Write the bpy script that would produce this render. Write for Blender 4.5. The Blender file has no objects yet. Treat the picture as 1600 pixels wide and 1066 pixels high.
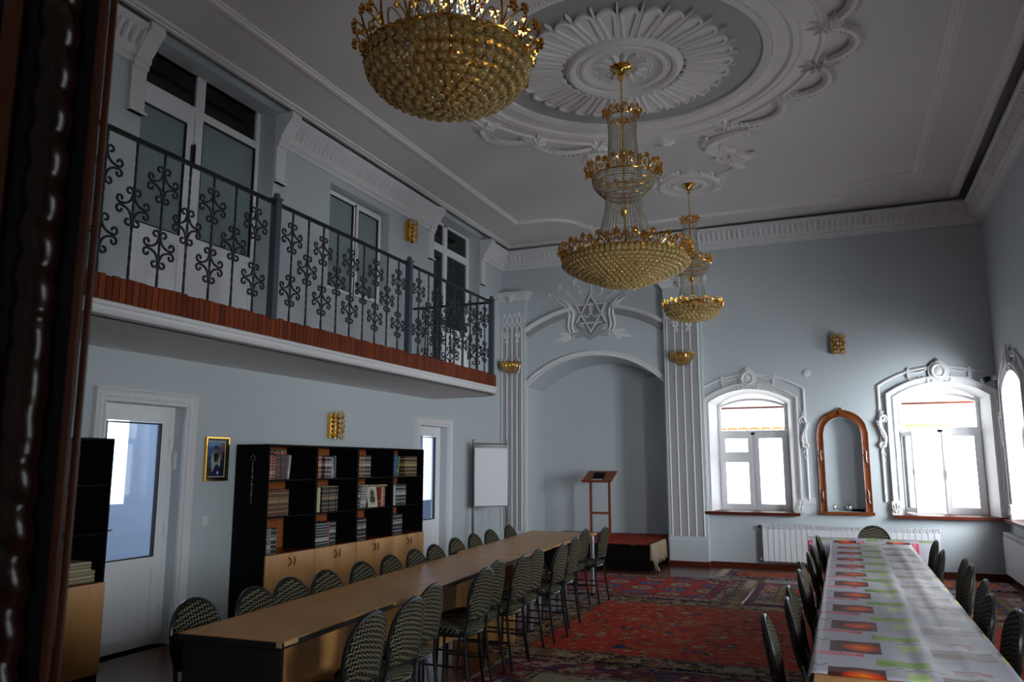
import bpy, bmesh, math, random
from math import pi, sin, cos, radians, sqrt, atan2
from mathutils import Vector, Matrix
random.seed(7)
scene = bpy.context.scene
COL = scene.collection

# ------------------------------------------------------------------ camera, sky, exposure
cam_d = bpy.data.cameras.new('camera')
cam = bpy.data.objects.new('camera', cam_d); COL.objects.link(cam)
cam_d.sensor_width = 36.0
cam_d.lens = 1220.0 / 1600.0 * 36.0
cam.location = (0, 0, 1.6)
cam.rotation_euler = (radians(90 + 8.98), 0, radians(22.8))
cam_d.clip_start = 0.02
cam_d.dof.use_dof = True
cam_d.dof.focus_distance = 9.0
cam_d.dof.aperture_fstop = 6.0
scene.camera = cam
scene.view_settings.view_transform = 'Standard'
scene.view_settings.look = 'None'
scene.view_settings.gamma = 1.0
scene.view_settings.exposure = -0.15
scene.cycles.use_denoising = True
scene.cycles.max_bounces = 12
scene.cycles.diffuse_bounces = 5
scene.cycles.glossy_bounces = 4
scene.cycles.transmission_bounces = 8
scene.cycles.transparent_max_bounces = 24
scene.cycles.caustics_reflective = False
scene.cycles.caustics_refractive = False
scene.cycles.sample_clamp_indirect = 6.0

world = bpy.data.worlds.new('overcast_sky'); scene.world = world
world.use_nodes = True
bg = world.node_tree.nodes['Background']
bg.inputs[0].default_value = (0.93, 0.97, 1.0, 1)
SKY_BASE, SKY_GLOW = 5.8, 70.0          # hazy sky, much brighter towards the low sun
_n = world.node_tree.nodes; _l = world.node_tree.links
_tc = _n.new('ShaderNodeTexCoord'); _dot = _n.new('ShaderNodeVectorMath'); _dot.operation = 'DOT_PRODUCT'
_dot.inputs[1].default_value = Vector((0.55, -0.82, 0.12)).normalized()
_l.new(_tc.outputs['Generated'], _dot.inputs[0])
_mr = _n.new('ShaderNodeMapRange'); _mr.interpolation_type = 'SMOOTHSTEP'
_mr.inputs[1].default_value = 0.64; _mr.inputs[2].default_value = 1.0; _mr.inputs[3].default_value = SKY_BASE; _mr.inputs[4].default_value = SKY_BASE + SKY_GLOW
_l.new(_dot.outputs['Value'], _mr.inputs[0]); _l.new(_mr.outputs[0], bg.inputs[1])

YB, XL, XR, ZC = 13.1, -5.7, 2.1, 5.6      # back wall, left wall, right wall, ceiling
YF = -1.4                                   # wall behind the camera

def portal(loc, sx, sy, rot):
    l = bpy.data.lights.new('daylight_portal', 'AREA'); l.shape = 'RECTANGLE'
    l.size = sx; l.size_y = sy; l.energy = 1.0
    l.cycles.is_portal = True
    o = bpy.data.objects.new('daylight_portal', l); COL.objects.link(o)
    o.location = loc; o.rotation_euler = rot
RIGHT_WINDOWS = [11.95, 8.4, 4.9, 1.4]
BACK_WINDOWS = [-1.365, 1.37]
for x in BACK_WINDOWS:
    portal((x, YB + 0.56, 1.8), 1.15, 1.95, (radians(-90), 0, 0))
for y in RIGHT_WINDOWS:
    portal((XR + 0.36, y, 1.8), 1.95, 1.15, (0, radians(90), 0))

# ------------------------------------------------------------------ helpers
def lin(c):
    return tuple(((v / 12.92) if v <= 0.04045 else ((v + 0.055) / 1.055) ** 2.4) for v in c)

class NT:
    """small wrapper to write node expressions"""
    def __init__(s, m):
        s.t = m.node_tree; s.n = s.t.nodes; s.l = s.t.links
    def new(s, k): return s.n.new(k)
    def put(s, sock, v):
        if v is None: return
        if isinstance(v, bpy.types.NodeSocket): s.l.new(v, sock)
        else:
            if isinstance(v, (tuple, list)) and len(v) == 3 and sock.type == 'RGBA': v = (*v, 1)
            sock.default_value = v
    def m(s, op, a, b=None, c=None, clamp=False):
        n = s.new('ShaderNodeMath'); n.operation = op; n.use_clamp = clamp
        s.put(n.inputs[0], a); s.put(n.inputs[1], b)
        if c is not None: s.put(n.inputs[2], c)
        return n.outputs[0]
    def mix(s, f, a, b):
        n = s.new('ShaderNodeMix'); n.data_type = 'RGBA'
        s.put(n.inputs[0], f); s.put(n.inputs[6], a); s.put(n.inputs[7], b)
        return n.outputs[2]
    def obj(s):
        n = s.new('ShaderNodeTexCoord'); x = s.new('ShaderNodeSeparateXYZ'); s.l.new(n.outputs['Object'], x.inputs[0])
        return n.outputs['Object'], x.outputs[0], x.outputs[1], x.outputs[2]
    def vec(s, x, y, z):
        n = s.new('ShaderNodeCombineXYZ'); s.put(n.inputs[0], x); s.put(n.inputs[1], y); s.put(n.inputs[2], z); return n.outputs[0]
    def noise(s, v, scale, detail=3, rough=0.5):
        n = s.new('ShaderNodeTexNoise'); s.put(n.inputs['Vector'], v); n.inputs['Scale'].default_value = scale
        n.inputs['Detail'].default_value = detail; n.inputs['Roughness'].default_value = rough; return n.outputs[0]
    def voro(s, v, scale, metric='CHEBYCHEV', rnd=1.0):
        n = s.new('ShaderNodeTexVoronoi'); n.distance = metric; s.put(n.inputs['Vector'], v); n.inputs['Scale'].default_value = scale
        n.inputs['Randomness'].default_value = rnd
        x = s.new('ShaderNodeSeparateXYZ'); s.l.new(n.outputs['Color'], x.inputs[0])
        return n.outputs['Distance'], x.outputs[0], x.outputs[1]
    def ramp(s, f, cols, const=True):
        n = s.new('ShaderNodeValToRGB'); cr = n.color_ramp
        cr.interpolation = 'CONSTANT' if const else 'LINEAR'
        while len(cr.elements) > 1: cr.elements.remove(cr.elements[-1])
        k = len(cols)
        for i, c in enumerate(cols):
            p = c[3] if len(c) == 4 else (i / k if const else i / max(1, k - 1))
            e = cr.elements[0] if i == 0 else cr.elements.new(p)
            e.position = p; e.color = (c[0], c[1], c[2], 1)
        s.put(n.inputs[0], f); return n.outputs[0]
    def box(s, u, v, u0, u1, v0, v1):
        a = s.m('MULTIPLY', s.m('GREATER_THAN', u, u0), s.m('LESS_THAN', u, u1))
        b = s.m('MULTIPLY', s.m('GREATER_THAN', v, v0), s.m('LESS_THAN', v, v1))
        return s.m('MULTIPLY', a, b)

def mat(name, col=(0.5, 0.5, 0.5), rough=0.5, metal=0.0, spec=0.5, bump=None, vary=None, **kw):
    m = bpy.data.materials.new(name); m.use_nodes = True
    b = m.node_tree.nodes['Principled BSDF']
    b.inputs['Base Color'].default_value = (*col, 1)
    b.inputs['Roughness'].default_value = rough
    b.inputs['Metallic'].default_value = metal
    b.inputs['Specular IOR Level'].default_value = spec
    for k, v in kw.items(): b.inputs[k].default_value = v
    n = NT(m)
    if vary:
        sc, amt = vary
        o, x, y, z = n.obj()
        f = n.noise(o, sc, 4)
        c = n.mix(f, tuple(v * (1 - amt) for v in col), tuple(min(1, v * (1 + amt)) for v in col))
        n.l.new(c, b.inputs['Base Color'])
    if bump:
        sc, st = bump
        o, x, y, z = n.obj()
        bn = n.new('ShaderNodeBump'); bn.inputs['Strength'].default_value = st; bn.inputs['Distance'].default_value = 0.01
        n.l.new(n.noise(o, sc, 4), bn.inputs['Height']); n.l.new(bn.outputs[0], b.inputs['Normal'])
    return m

def wood(name, c1, c2, axis=1, scale=1.0, rough=0.35, spec=0.5, coat=0.0):
    m = mat(name, c1, rough, 0, spec); b = m.node_tree.nodes['Principled BSDF']; n = NT(m)
    o, x, y, z = n.obj()
    xs = [x, y, z]; k = [14.0, 14.0, 14.0]; k[axis] = 0.9
    v = n.vec(*[n.m('MULTIPLY', xs[i], k[i] * scale) for i in range(3)])
    f = n.noise(v, 1.5, 5, 0.6)
    f2 = n.m('SMOOTH_MIN', n.m('MULTIPLY', n.m('SUBTRACT', f, 0.3), 2.5), 1.0, 0.1)
    n.l.new(n.mix(f2, c1, c2), b.inputs['Base Color'])
    b.inputs['Coat Weight'].default_value = coat
    return m

class MB:
    def __init__(s): s.v = []; s.f = []; s.k = []; s.cur = 0
    def add(s, vs, fs):
        o = len(s.v); s.v.extend([tuple(p) for p in vs]); s.f.extend([tuple(i + o for i in f) for f in fs]); s.k.extend([s.cur] * len(fs)); return s
    def box(s, x0, x1, y0, y1, z0, z1, mp=None):
        vs = [(x0, y0, z0), (x1, y0, z0), (x1, y1, z0), (x0, y1, z0), (x0, y0, z1), (x1, y0, z1), (x1, y1, z1), (x0, y1, z1)]
        if mp: vs = [mp(*p) for p in vs]
        return s.add(vs, [(0, 3, 2, 1), (4, 5, 6, 7), (0, 1, 5, 4), (1, 2, 6, 5), (2, 3, 7, 6), (3, 0, 4, 7)])
    def cbox(s, x0, x1, y0, y1, z0, z1, c=0.004, mp=None):
        """box with chamfered vertical and horizontal edges"""
        bm = bmesh.new(); bmesh.ops.create_cube(bm, size=1)
        for v in bm.verts:
            v.co = ((x0 + x1) / 2 + v.co.x * (x1 - x0), (y0 + y1) / 2 + v.co.y * (y1 - y0), (z0 + z1) / 2 + v.co.z * (z1 - z0))
        bmesh.ops.bevel(bm, geom=bm.edges[:], offset=c, segments=2, affect='EDGES', profile=0.5)
        bm.verts.index_update()
        vs = [tuple(v.co) for v in bm.verts]; fs = [tuple(v.index for v in f.verts) for f in bm.faces]; bm.free()
        if mp: vs = [mp(*p) for p in vs]
        return s.add(vs, fs)
    def tube(s, pts, r, n=6, closed=False, cap=True, flat=1.0):
        pts = [Vector(p) for p in pts]; N = len(pts)
        rs = r if isinstance(r, (list, tuple)) else [r] * N
        vs = []; prev = None
        for i, p in enumerate(pts):
            if closed: t = pts[(i + 1) % N] - pts[i - 1]
            else: t = pts[min(i + 1, N - 1)] - pts[max(i - 1, 0)]
            if t.length < 1e-9: t = Vector((0, 0, 1))
            t.normalize()
            if prev is None:
                a = Vector((0, 0, 1)) if abs(t.z) < 0.9 else Vector((1, 0, 0))
                u = t.cross(a).normalized()
            else:
                u = prev - t * prev.dot(t)
                u = u.normalized() if u.length > 1e-6 else t.orthogonal().normalized()
            prev = u; w = t.cross(u)
            for k in range(n):
                a = 2 * pi * k / n
                vs.append(p + (u * cos(a) + w * sin(a) * flat) * rs[i])
        fs = []
        M = N if closed else N - 1
        for i in range(M):
            j = (i + 1) % N
            for k in range(n):
                k2 = (k + 1) % n
                fs.append((i * n + k, i * n + k2, j * n + k2, j * n + k))
        if cap and not closed:
            fs.append(tuple(range(n - 1, -1, -1))); fs.append(tuple((N - 1) * n + k for k in range(n)))
        return s.add(vs, fs)
    def lathe(s, prof, n=24, c=(0, 0, 0), a0=0.0, a1=2 * pi):
        full = abs(a1 - a0 - 2 * pi) < 1e-6; na = n if full else n + 1
        vs = []
        for (r, z) in prof:
            for k in range(na):
                a = a0 + (a1 - a0) * k / n
                vs.append((c[0] + r * cos(a), c[1] + r * sin(a), c[2] + z))
        fs = []
        for i in range(len(prof) - 1):
            for k in range(n):
                k2 = (k + 1) % na
                fs.append((i * na + k, i * na + k2, (i + 1) * na + k2, (i + 1) * na + k))
        return s.add(vs, fs)
    def ball(s, c, r, sub=1, mp=None, rot=None):
        vs, fs = ICO[sub]
        if not isinstance(r, (tuple, list)): r = (r, r, r)
        out = []
        for p in vs:
            q = Vector((p[0] * r[0], p[1] * r[1], p[2] * r[2]))
            if rot is not None:
                q = Vector((q.x * cos(rot) - q.y * sin(rot), q.x * sin(rot) + q.y * cos(rot), q.z))
            q = (q.x + c[0], q.y + c[1], q.z + c[2])
            out.append(mp(*q) if mp else q)
        return s.add(out, fs)
    def prism(s, poly, w0, w1, mp):
        n = len(poly)
        vs = [mp(u, v, w0) for u, v in poly] + [mp(u, v, w1) for u, v in poly]
        fs = [tuple(range(n)), tuple(range(2 * n - 1, n - 1, -1))] + [(i, (i + 1) % n, n + (i + 1) % n, n + i) for i in range(n)]
        return s.add(vs, fs)
    def sweep(s, path, prof, mp, closed=False, capprof=True):
        """path in (u,v); prof = [(offset to the left of travel, height w)]"""
        N = len(path); vs = []; P = len(prof)
        for i in range(N):
            p = Vector(path[i])
            a = Vector(path[i - 1]) if (i > 0 or closed) else None
            b = Vector(path[(i + 1) % N]) if (i < N - 1 or closed) else None
            d1 = (p - a).normalized() if a is not None else None
            d2 = (b - p).normalized() if b is not None else None
            if d1 is None: d1 = d2
            if d2 is None: d2 = d1
            n1 = Vector((-d1.y, d1.x)); n2 = Vector((-d2.y, d2.x))
            m = n1 + n2
            m = m / max(0.2, (1 + n1.dot(n2)))
            for (o, w) in prof:
                q = p + m * o
                vs.append(mp(q.x, q.y, w))
        fs = []
        for i in range(N if closed else N - 1):
            j = (i + 1) % N
            for k in range(P - 1):
                fs.append((i * P + k, i * P + k + 1, j * P + k + 1, j * P + k))
        if not closed and capprof:
            fs.append(tuple(range(P))); fs.append(tuple((N - 1) * P + k for k in range(P - 1, -1, -1)))
        return s.add(vs, fs)
    def clip(s, axis, lim):
        """flatten whatever would reach into the wall or ceiling behind"""
        s.v = [tuple(min(c, lim - .0006) if i == axis else c for i, c in enumerate(p)) for p in s.v]; return s
    def build(s, name, mats, parent=None, smooth=35, origin=True):
        me = bpy.data.meshes.new(name)
        off = Vector((0, 0, 0))
        if parent is not None:
            q = parent
            while q is not None: off += Vector(q.location); q = q.parent
        elif origin and s.v:
            xs = [p[0] for p in s.v]; ys = [p[1] for p in s.v]; zs = [p[2] for p in s.v]
            off = Vector(((min(xs) + max(xs)) / 2, (min(ys) + max(ys)) / 2, min(zs)))
        me.from_pydata([(p[0] - off.x, p[1] - off.y, p[2] - off.z) for p in s.v], [], s.f)
        if not isinstance(mats, (list, tuple)): mats = [mats]
        for m in mats: me.materials.append(m)
        if len(mats) > 1:
            me.polygons.foreach_set('material_index', s.k)
        bm = bmesh.new(); bm.from_mesh(me)
        bmesh.ops.recalc_face_normals(bm, faces=bm.faces[:])
        bm.to_mesh(me); bm.free()
        if smooth:
            me.polygons.foreach_set('use_smooth', [True] * len(me.polygons))
            me.set_sharp_from_angle(angle=radians(smooth))
        me.update()
        o = bpy.data.objects.new(name, me); COL.objects.link(o)
        if parent is not None: o.parent = parent
        else: o.location = off
        return o

def _ico(sub):
    bm = bmesh.new(); bmesh.ops.create_icosphere(bm, subdivisions=sub, radius=1)
    bm.verts.index_update()
    r = ([tuple(v.co) for v in bm.verts], [tuple(v.index for v in f.verts) for f in bm.faces]); bm.free(); return r
ICO = {1: _ico(1), 2: _ico(2), 3: _ico(3)}
ICO[0] = ([(1, 0, 0), (-1, 0, 0), (0, 1, 0), (0, -1, 0), (0, 0, 1), (0, 0, -1)],
          [(0, 2, 4), (2, 1, 4), (1, 3, 4), (3, 0, 4), (2, 0, 5), (1, 2, 5), (3, 1, 5), (0, 3, 5)])

def tag(o, label, cat, group=None, kind=None):
    o['label'] = label; o['category'] = cat
    if group: o['group'] = group
    if kind: o['kind'] = kind
    return o
def empty(name, loc=(0, 0, 0)):
    o = bpy.data.objects.new(name, None); COL.objects.link(o); o.location = loc; o.empty_display_size = 0.1; return o
def thing(name, label, cat, loc=(0, 0, 0), group=None): return tag(empty(name, loc), label, cat, group)
def struct(o, label=None):
    o['kind'] = 'structure'
    if label: o['label'] = label; 
    return o
def copy_tree(o, parent=None):
    c = o.copy(); COL.objects.link(c); c.parent = parent
    for ch in [x for x in o.children]: copy_tree(ch, c)
    return c
ORD = ['first', 'second', 'third', 'fourth', 'fifth', 'sixth', 'seventh', 'eighth', 'ninth', 'tenth', 'eleventh', 'twelfth', 'thirteenth', 'fourteenth']

# surfaces: (u, v, w) -> world; w stands out from the surface into the room
def M_back(u, v, w): return (u, YB - w, v)
def M_left(u, v, w): return (XL + w, u, v)
def M_right(u, v, w): return (XR - w, u, v)
def M_ceil(u, v, w): return (u, v, ZC - w)

# ------------------------------------------------------------------ materials
PAINT = mat('pale_blue_wall_paint', (0.53, 0.575, 0.60), 0.55, 0, 0.35, bump=(9, 0.06), vary=(0.8, 0.03))
WHITE = mat('white_plaster', (0.74, 0.73, 0.735), 0.5, 0, 0.3, bump=(30, 0.05))
CEIL = mat('ceiling_grey_paint', (0.76, 0.735, 0.72), 0.6, 0, 0.3, bump=(14, 0.04), vary=(0.6, 0.03))
CEILW = mat('ceiling_white_plaster', (0.87, 0.825, 0.81), 0.55, 0, 0.3, bump=(30, 0.05))
FLUTE = mat('grey_flute_paint', (0.36, 0.355, 0.365), 0.55, 0, 0.3)
HOODG = mat('hood_shadow_grey', (0.33, 0.32, 0.33), 0.55, 0, 0.3)  # shadow beneath the niche hood, put into this grey
PVC = mat('white_pvc', (0.85, 0.855, 0.87), 0.28, 0, 0.5)
GASKET = mat('black_gasket', (0.012, 0.012, 0.014), 0.5)
SILL = wood('sill_wood', (0.075, 0.013, 0.007), (0.12, 0.024, 0.012), 0, rough=0.3, spec=0.3)
SLAT = wood('orange_slat_wood', (0.27, 0.05, 0.012), (0.52, 0.115, 0.026), 2, 1.2, rough=0.38)
IRON = mat('wrought_iron', (0.035, 0.042, 0.052), 0.35, 0.35, 0.5)
IRONP = mat('post_iron', (0.075, 0.10, 0.125), 0.4, 0.3, 0.5)
RAILB = mat('rail_black', (0.012, 0.012, 0.014), 0.35, 0.2)
GOLD = mat('gold_plated_brass', (0.85, 0.47, 0.10), 0.16, 1.0, 0.5)
BRASS = mat('polished_brass', (0.80, 0.52, 0.12), 0.14, 1.0)
SILVER = mat('silver_metal', (0.62, 0.64, 0.68), 0.28, 1.0)
BLACKM = mat('black_metal', (0.010, 0.010, 0.012), 0.3, 0.2, 0.5)
BLACKF = mat('black_frame_laminate', (0.004, 0.004, 0.005), 0.5, 0, 0.06)
BEECH = wood('beech_laminate', (0.50, 0.235, 0.07), (0.58, 0.295, 0.10), 2, 0.8, rough=0.35)
BEECHT = wood('beech_table_top', (0.50, 0.235, 0.07), (0.60, 0.30, 0.10), 1, 0.8, rough=0.34, spec=0.2)
BROWNB = wood('red_brown_back_panel', (0.30, 0.085, 0.022), (0.38, 0.12, 0.035), 2, 0.7, rough=0.4)
DARKW = wood('dark_glossy_wood', (0.012, 0.004, 0.003), (0.03, 0.010, 0.005), 2, 1.5, rough=0.24, spec=0.4)
DARKR = wood('red_brown_glossy_wood', (0.05, 0.013, 0.005), (0.095, 0.024, 0.009), 2, 1.5, rough=0.4, spec=0.3)
LECT = wood('lectern_wood', (0.16, 0.034, 0.008), (0.23, 0.055, 0.013), 2, 1.2, rough=0.35)
ARCHW = wood('arch_frame_wood', (0.145, 0.033, 0.006), (0.205, 0.052, 0.010), 2, 1.2, rough=0.3)
PLASTICW = mat('white_plastic', (0.72, 0.73, 0.74), 0.35)
RADW = mat('radiator_white_enamel', (0.77, 0.78, 0.81), 0.3)
BOARDW = mat('whiteboard_surface', (0.58, 0.57, 0.61), 0.4)
PAPER = mat('page_paper', (0.62, 0.56, 0.42), 0.8)
DARKGLASS = mat('dark_window_glass', (0.004, 0.005, 0.006), 0.04, 0, 0.5)
TEAL = mat('teal_film_glass', (0.24, 0.30, 0.315), 0.25, 0, 0.4, vary=(1.2, 0.12))

def glass_mat(name, tint=(1, 1, 1), gloss=1.0):
    m = bpy.data.materials.new(name); m.use_nodes = True; n = NT(m); n.n.clear()
    out = n.new('ShaderNodeOutputMaterial'); tr = n.new('ShaderNodeBsdfTransparent'); tr.inputs[0].default_value = (*tint, 1)
    gl = n.new('ShaderNodeBsdfGlossy'); gl.inputs['Roughness'].default_value = 0.02
    fr = n.new('ShaderNodeFresnel'); fr.inputs[0].default_value = 1.5
    mx = n.new('ShaderNodeMixShader')
    ge = n.new('ShaderNodeNewGeometry')      # only the outer face of a pane reflects
    n.l.new(n.m('MULTIPLY', n.m('MULTIPLY', fr.outputs[0], gloss), n.m('SUBTRACT', 1.0, ge.outputs['Backfacing'])), mx.inputs[0]); n.l.new(tr.outputs[0], mx.inputs[1]); n.l.new(gl.outputs[0], mx.inputs[2])
    n.l.new(mx.outputs[0], out.inputs[0]); return m
GLASS = glass_mat('window_glass', (0.97, 0.99, 1.0))
DOORGLASS = glass_mat('door_glass', (0.80, 0.88, 1.0))

def crystal_mat(name, col, amber, mixv):
    m = bpy.data.materials.new(name); m.use_nodes = True; n = NT(m); n.n.clear()
    out = n.new('ShaderNodeOutputMaterial')
    g = n.new('ShaderNodeBsdfGlass'); g.inputs['Color'].default_value = (*col, 1); g.inputs['IOR'].default_value = 1.5; g.inputs['Roughness'].default_value = 0.0
    p = n.new('ShaderNodeBsdfPrincipled'); p.inputs['Base Color'].default_value = (*amber, 1); p.inputs['Roughness'].default_value = 0.06
    p.inputs['Specular IOR Level'].default_value = 1.0
    mx = n.new('ShaderNodeMixShader'); mx.inputs[0].default_value = mixv
    n.l.new(g.outputs[0], mx.inputs[1]); n.l.new(p.outputs[0], mx.inputs[2]); n.l.new(mx.outputs[0], out.inputs[0]); return m
CRYSTAL = crystal_mat('amber_crystal', (1.0, 0.93, 0.74), (0.72, 0.52, 0.20), 0.20)
CRYSTALB = crystal_mat('bright_amber_crystal', (1.0, 0.94, 0.76), (0.90, 0.62, 0.22), 0.36)
STRAND = crystal_mat('clear_crystal_bead', (1.0, 0.97, 0.90), (0.78, 0.72, 0.58), 0.5)

def plank_floor():
    m = mat('red_brown_parquet', (0.1, 0.03, 0.02), 0.24, 0, 0.4); b = m.node_tree.nodes['Principled BSDF']; n = NT(m)
    o, x, y, z = n.obj()
    row = n.m('FLOOR', n.m('DIVIDE', y, 0.09))
    xo = n.m('ADD', x, n.m('MULTIPLY', row, 0.37))
    v = n.vec(n.m('FLOOR', n.m('DIVIDE', xo, 0.9)), row, 0.0)
    wn = n.new('ShaderNodeTexWhiteNoise'); n.l.new(v, wn.inputs['Vector'])
    g = n.noise(n.vec(n.m('MULTIPLY', x, 1.2), n.m('MULTIPLY', y, 16.0), wn.outputs[0]), 2.0, 4)
    c = n.mix(n.m('ADD', n.m('MULTIPLY', wn.outputs[0], 0.5), n.m('MULTIPLY', g, 0.5)), (0.055, 0.015, 0.008), (0.15, 0.045, 0.022))
    n.l.new(c, b.inputs['Base Color']); return m
FLOOR = plank_floor()

def fabric():
    m = mat('woven_chair_fabric', (0.1, 0.1, 0.1), 0.85, 0, 0.04); b = m.node_tree.nodes['Principled BSDF']; n = NT(m)
    o, x, y, z = n.obj()
    yy = n.m('DIVIDE', n.m('ADD', y, n.m('MULTIPLY', z, 0.18)), 0.0205)
    zz = n.m('DIVIDE', n.m('ADD', n.m('ADD', z, x), n.m('MULTIPLY', y, -0.18)), 0.0205)
    par = n.m('MODULO', n.m('ABSOLUTE', n.m('ADD', n.m('FLOOR', yy), n.m('FLOOR', zz))), 2.0)
    fy = n.m('ABSOLUTE', n.m('SUBTRACT', n.m('FRACT', yy), 0.5)); fz = n.m('ABSOLUTE', n.m('SUBTRACT', n.m('FRACT', zz), 0.5))
    sel = n.m('ADD', n.m('MULTIPLY', n.m('LESS_THAN', par, 0.5), n.m('LESS_THAN', fz, 0.20)),
              n.m('MULTIPLY', n.m('GREATER_THAN', par, 0.5), n.m('LESS_THAN', fy, 0.20)))
    nz = n.noise(o, 60, 2)
    n.l.new(n.mix(sel, (0.004, 0.004, 0.004), n.mix(nz, (0.10, 0.088, 0.058), (0.19, 0.165, 0.11))), b.inputs['Base Color'])
    return m
FABRIC = fabric()

# ------------------------------------------------------------------ room shell
def arc_top(u, op):
    ua, ub, va, vs, rise = op[:5]
    if rise <= 0: return vs
    h = (ub - ua) / 2; R = (h * h + rise * rise) / (2 * rise); c = (ua + ub) / 2
    return vs + rise - R + sqrt(max(0, R * R - (u - c) ** 2))
def outline(op, n=16, grow=0.0):
    ua, ub, va, vs, rise = op[:5]
    ua -= grow; ub += grow; 
    op2 = (ua, ub, va, vs + (grow if rise <= 0 else 0), rise + (grow if rise > 0 else 0))
    pts = [(ua, va), (ub, va)]
    if rise > 0: pts += [(ub + (ua - ub) * i / n, arc_top(ub + (ua - ub) * i / n, op2)) for i in range(n + 1)]
    else: pts += [(ub, op2[3]), (ua, op2[3])]
    return pts
def sheet(mb, mp, u0, u1, v0, v1, ops, w):
    us = {u0, u1}
    for op in ops:
        for i in range(17 if op[4] > 0 else 2):
            k = 16 if op[4] > 0 else 1
            us.add(round(op[0] + (op[1] - op[0]) * i / k, 5))
    us = sorted(u for u in us if u0 <= u <= u1)
    for a, b in zip(us[:-1], us[1:]):
        mid = (a + b) / 2
        cov = sorted([op for op in ops if op[0] < mid < op[1]], key=lambda o: o[2])
        lo = (v0, v0)
        for op in cov:
            if op[2] > lo[0] + 1e-4:
                mb.add([mp(a, lo[0], w), mp(b, lo[1], w), mp(b, op[2], w), mp(a, op[2], w)], [(0, 1, 2, 3)])
            lo = (arc_top(a, op), arc_top(b, op))
        if v1 > max(lo) + 1e-4:
            mb.add([mp(a, lo[0], w), mp(b, lo[1], w), mp(b, v1, w), mp(a, v1, w)], [(0, 1, 2, 3)])
def recess(mb, mp, op, w0, w1, splay=0.0, back=False, skip_bottom=False):
    f = outline(op); g = outline((op[0] + splay, op[1] - splay, op[2], op[3] - splay * 0.3, op[4] * (1 if op[4] <= 0 else 0.9)))
    n = len(f); vs = [mp(u, v, w0) for u, v in f] + [mp(u, v, w1) for u, v in g]
    fs = [(i, (i + 1) % n, n + (i + 1) % n, n + i) for i in range(1 if skip_bottom else 0, n)]
    if back: fs.append(tuple(range(n, 2 * n)))
    mb.add(vs, fs)

WT = 0.5
WR = 0.30      # the side wall is thinner
op_back = [(-2.0, -0.73, 0.86, 2.60, 0.20), (0.74, 2.0, 0.86, 2.60, 0.20)]
op_niche = (-5.2, -2.72, 0.0, 2.97, 0.52)
op_arch = (-0.285, 0.265, 0.89, 2.06, 0.275)
op_right = [(y - 0.635, y + 0.635, 0.86, 2.60, 0.22) for y in RIGHT_WINDOWS]
op_l = [(4.72, 5.60, 0.0, 2.13, 0), (10.05, 10.93, 0.0, 2.17, 0), (4.86, 6.66, 2.85, 5.56, 0), (7.72, 9.10, 3.74, 5.08, 0), (10.42, 12.10, 2.85, 5.56, 0)]

mb = MB(); sheet(mb, M_back, XL - 0.45, XR + WT, 0, 6.2, op_back + [op_niche, op_arch], 0)
sheet(mb, M_back, XL - 0.45, op_niche[0] - 0.02, 0, 6.2, [], -WT); sheet(mb, M_back, op_niche[1] + 0.02, XR + WT, 0, 6.2, [(o[0] + .09, o[1] - .09, o[2], o[3] - .03, o[4] * .9) for o in op_back], -WT)
recess(mb, M_back, op_niche, 0, -0.85, back=True)
recess(mb, M_back, op_arch, 0, -0.22, back=True)
struct(mb.build('wall_back', PAINT, smooth=20))
mb = MB()
for op in op_back: recess(mb, M_back, op, 0, -WT, 0.09)
struct(mb.build('trim_1', WHITE), 'white plaster window reveals in the back wall')
mb = MB(); sheet(mb, M_right, YF, YB + WT, 0, 6.2, op_right, 0); sheet(mb, M_right, YF, YB + WT, 0, 6.2, [(o[0] + .09, o[1] - .09, o[2], o[3] - .03, o[4] * .9) for o in op_right], -WR)
struct(mb.build('wall_right', PAINT, smooth=20))
mb = MB()
for op in op_right: recess(mb, M_right, op, 0, -WR, 0.09)
struct(mb.build('trim_2', WHITE), 'white plaster window reveals in the right wall')
mb = MB(); sheet(mb, M_left, YF, YB, 0, 6.2, op_l, 0)
wide = [(o[0] - .5, o[1] + .5, o[2], o[3] + .15, 0) for o in op_l[:2]]        # the doorways widen towards the passage
sheet(mb, M_left, YF, YB + 2.2, 0, 2.7, wide, -0.45); sheet(mb, M_left, YF, YB + 2.2, 2.7, 6.2, op_l[2:], -0.45)
for op in op_l[:2]: recess(mb, M_left, op, 0, -0.19); recess(mb, M_left, op, -0.19, -0.45, -0.5)
for op in op_l[2:]: recess(mb, M_left, op, 0, -0.45)
struct(mb.build('wall_left', PAINT, smooth=20))
mb = MB(); mb.box(XL - 2.2, XR + WT, YF - 0.2, YF, 0, 6.2); struct(mb.build('wall_front', PAINT))
mb = MB(); mb.box(XL - 2.4, XR + WT, YF - 0.2, YB + 2.4, -0.15, 0); struct(mb.build('floor', FLOOR))
# ceiling: main field with a dark slot between it and the crown moulding
mb = MB(); mb.box(-5.56, 1.82, YF, 13.03, ZC, ZC + 0.12); mb.box(XL - 2.4, XR + WT, YF - 0.2, YB + 2.4, 5.95, 6.1)
struct(mb.build('ceiling', CEIL))
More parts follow.
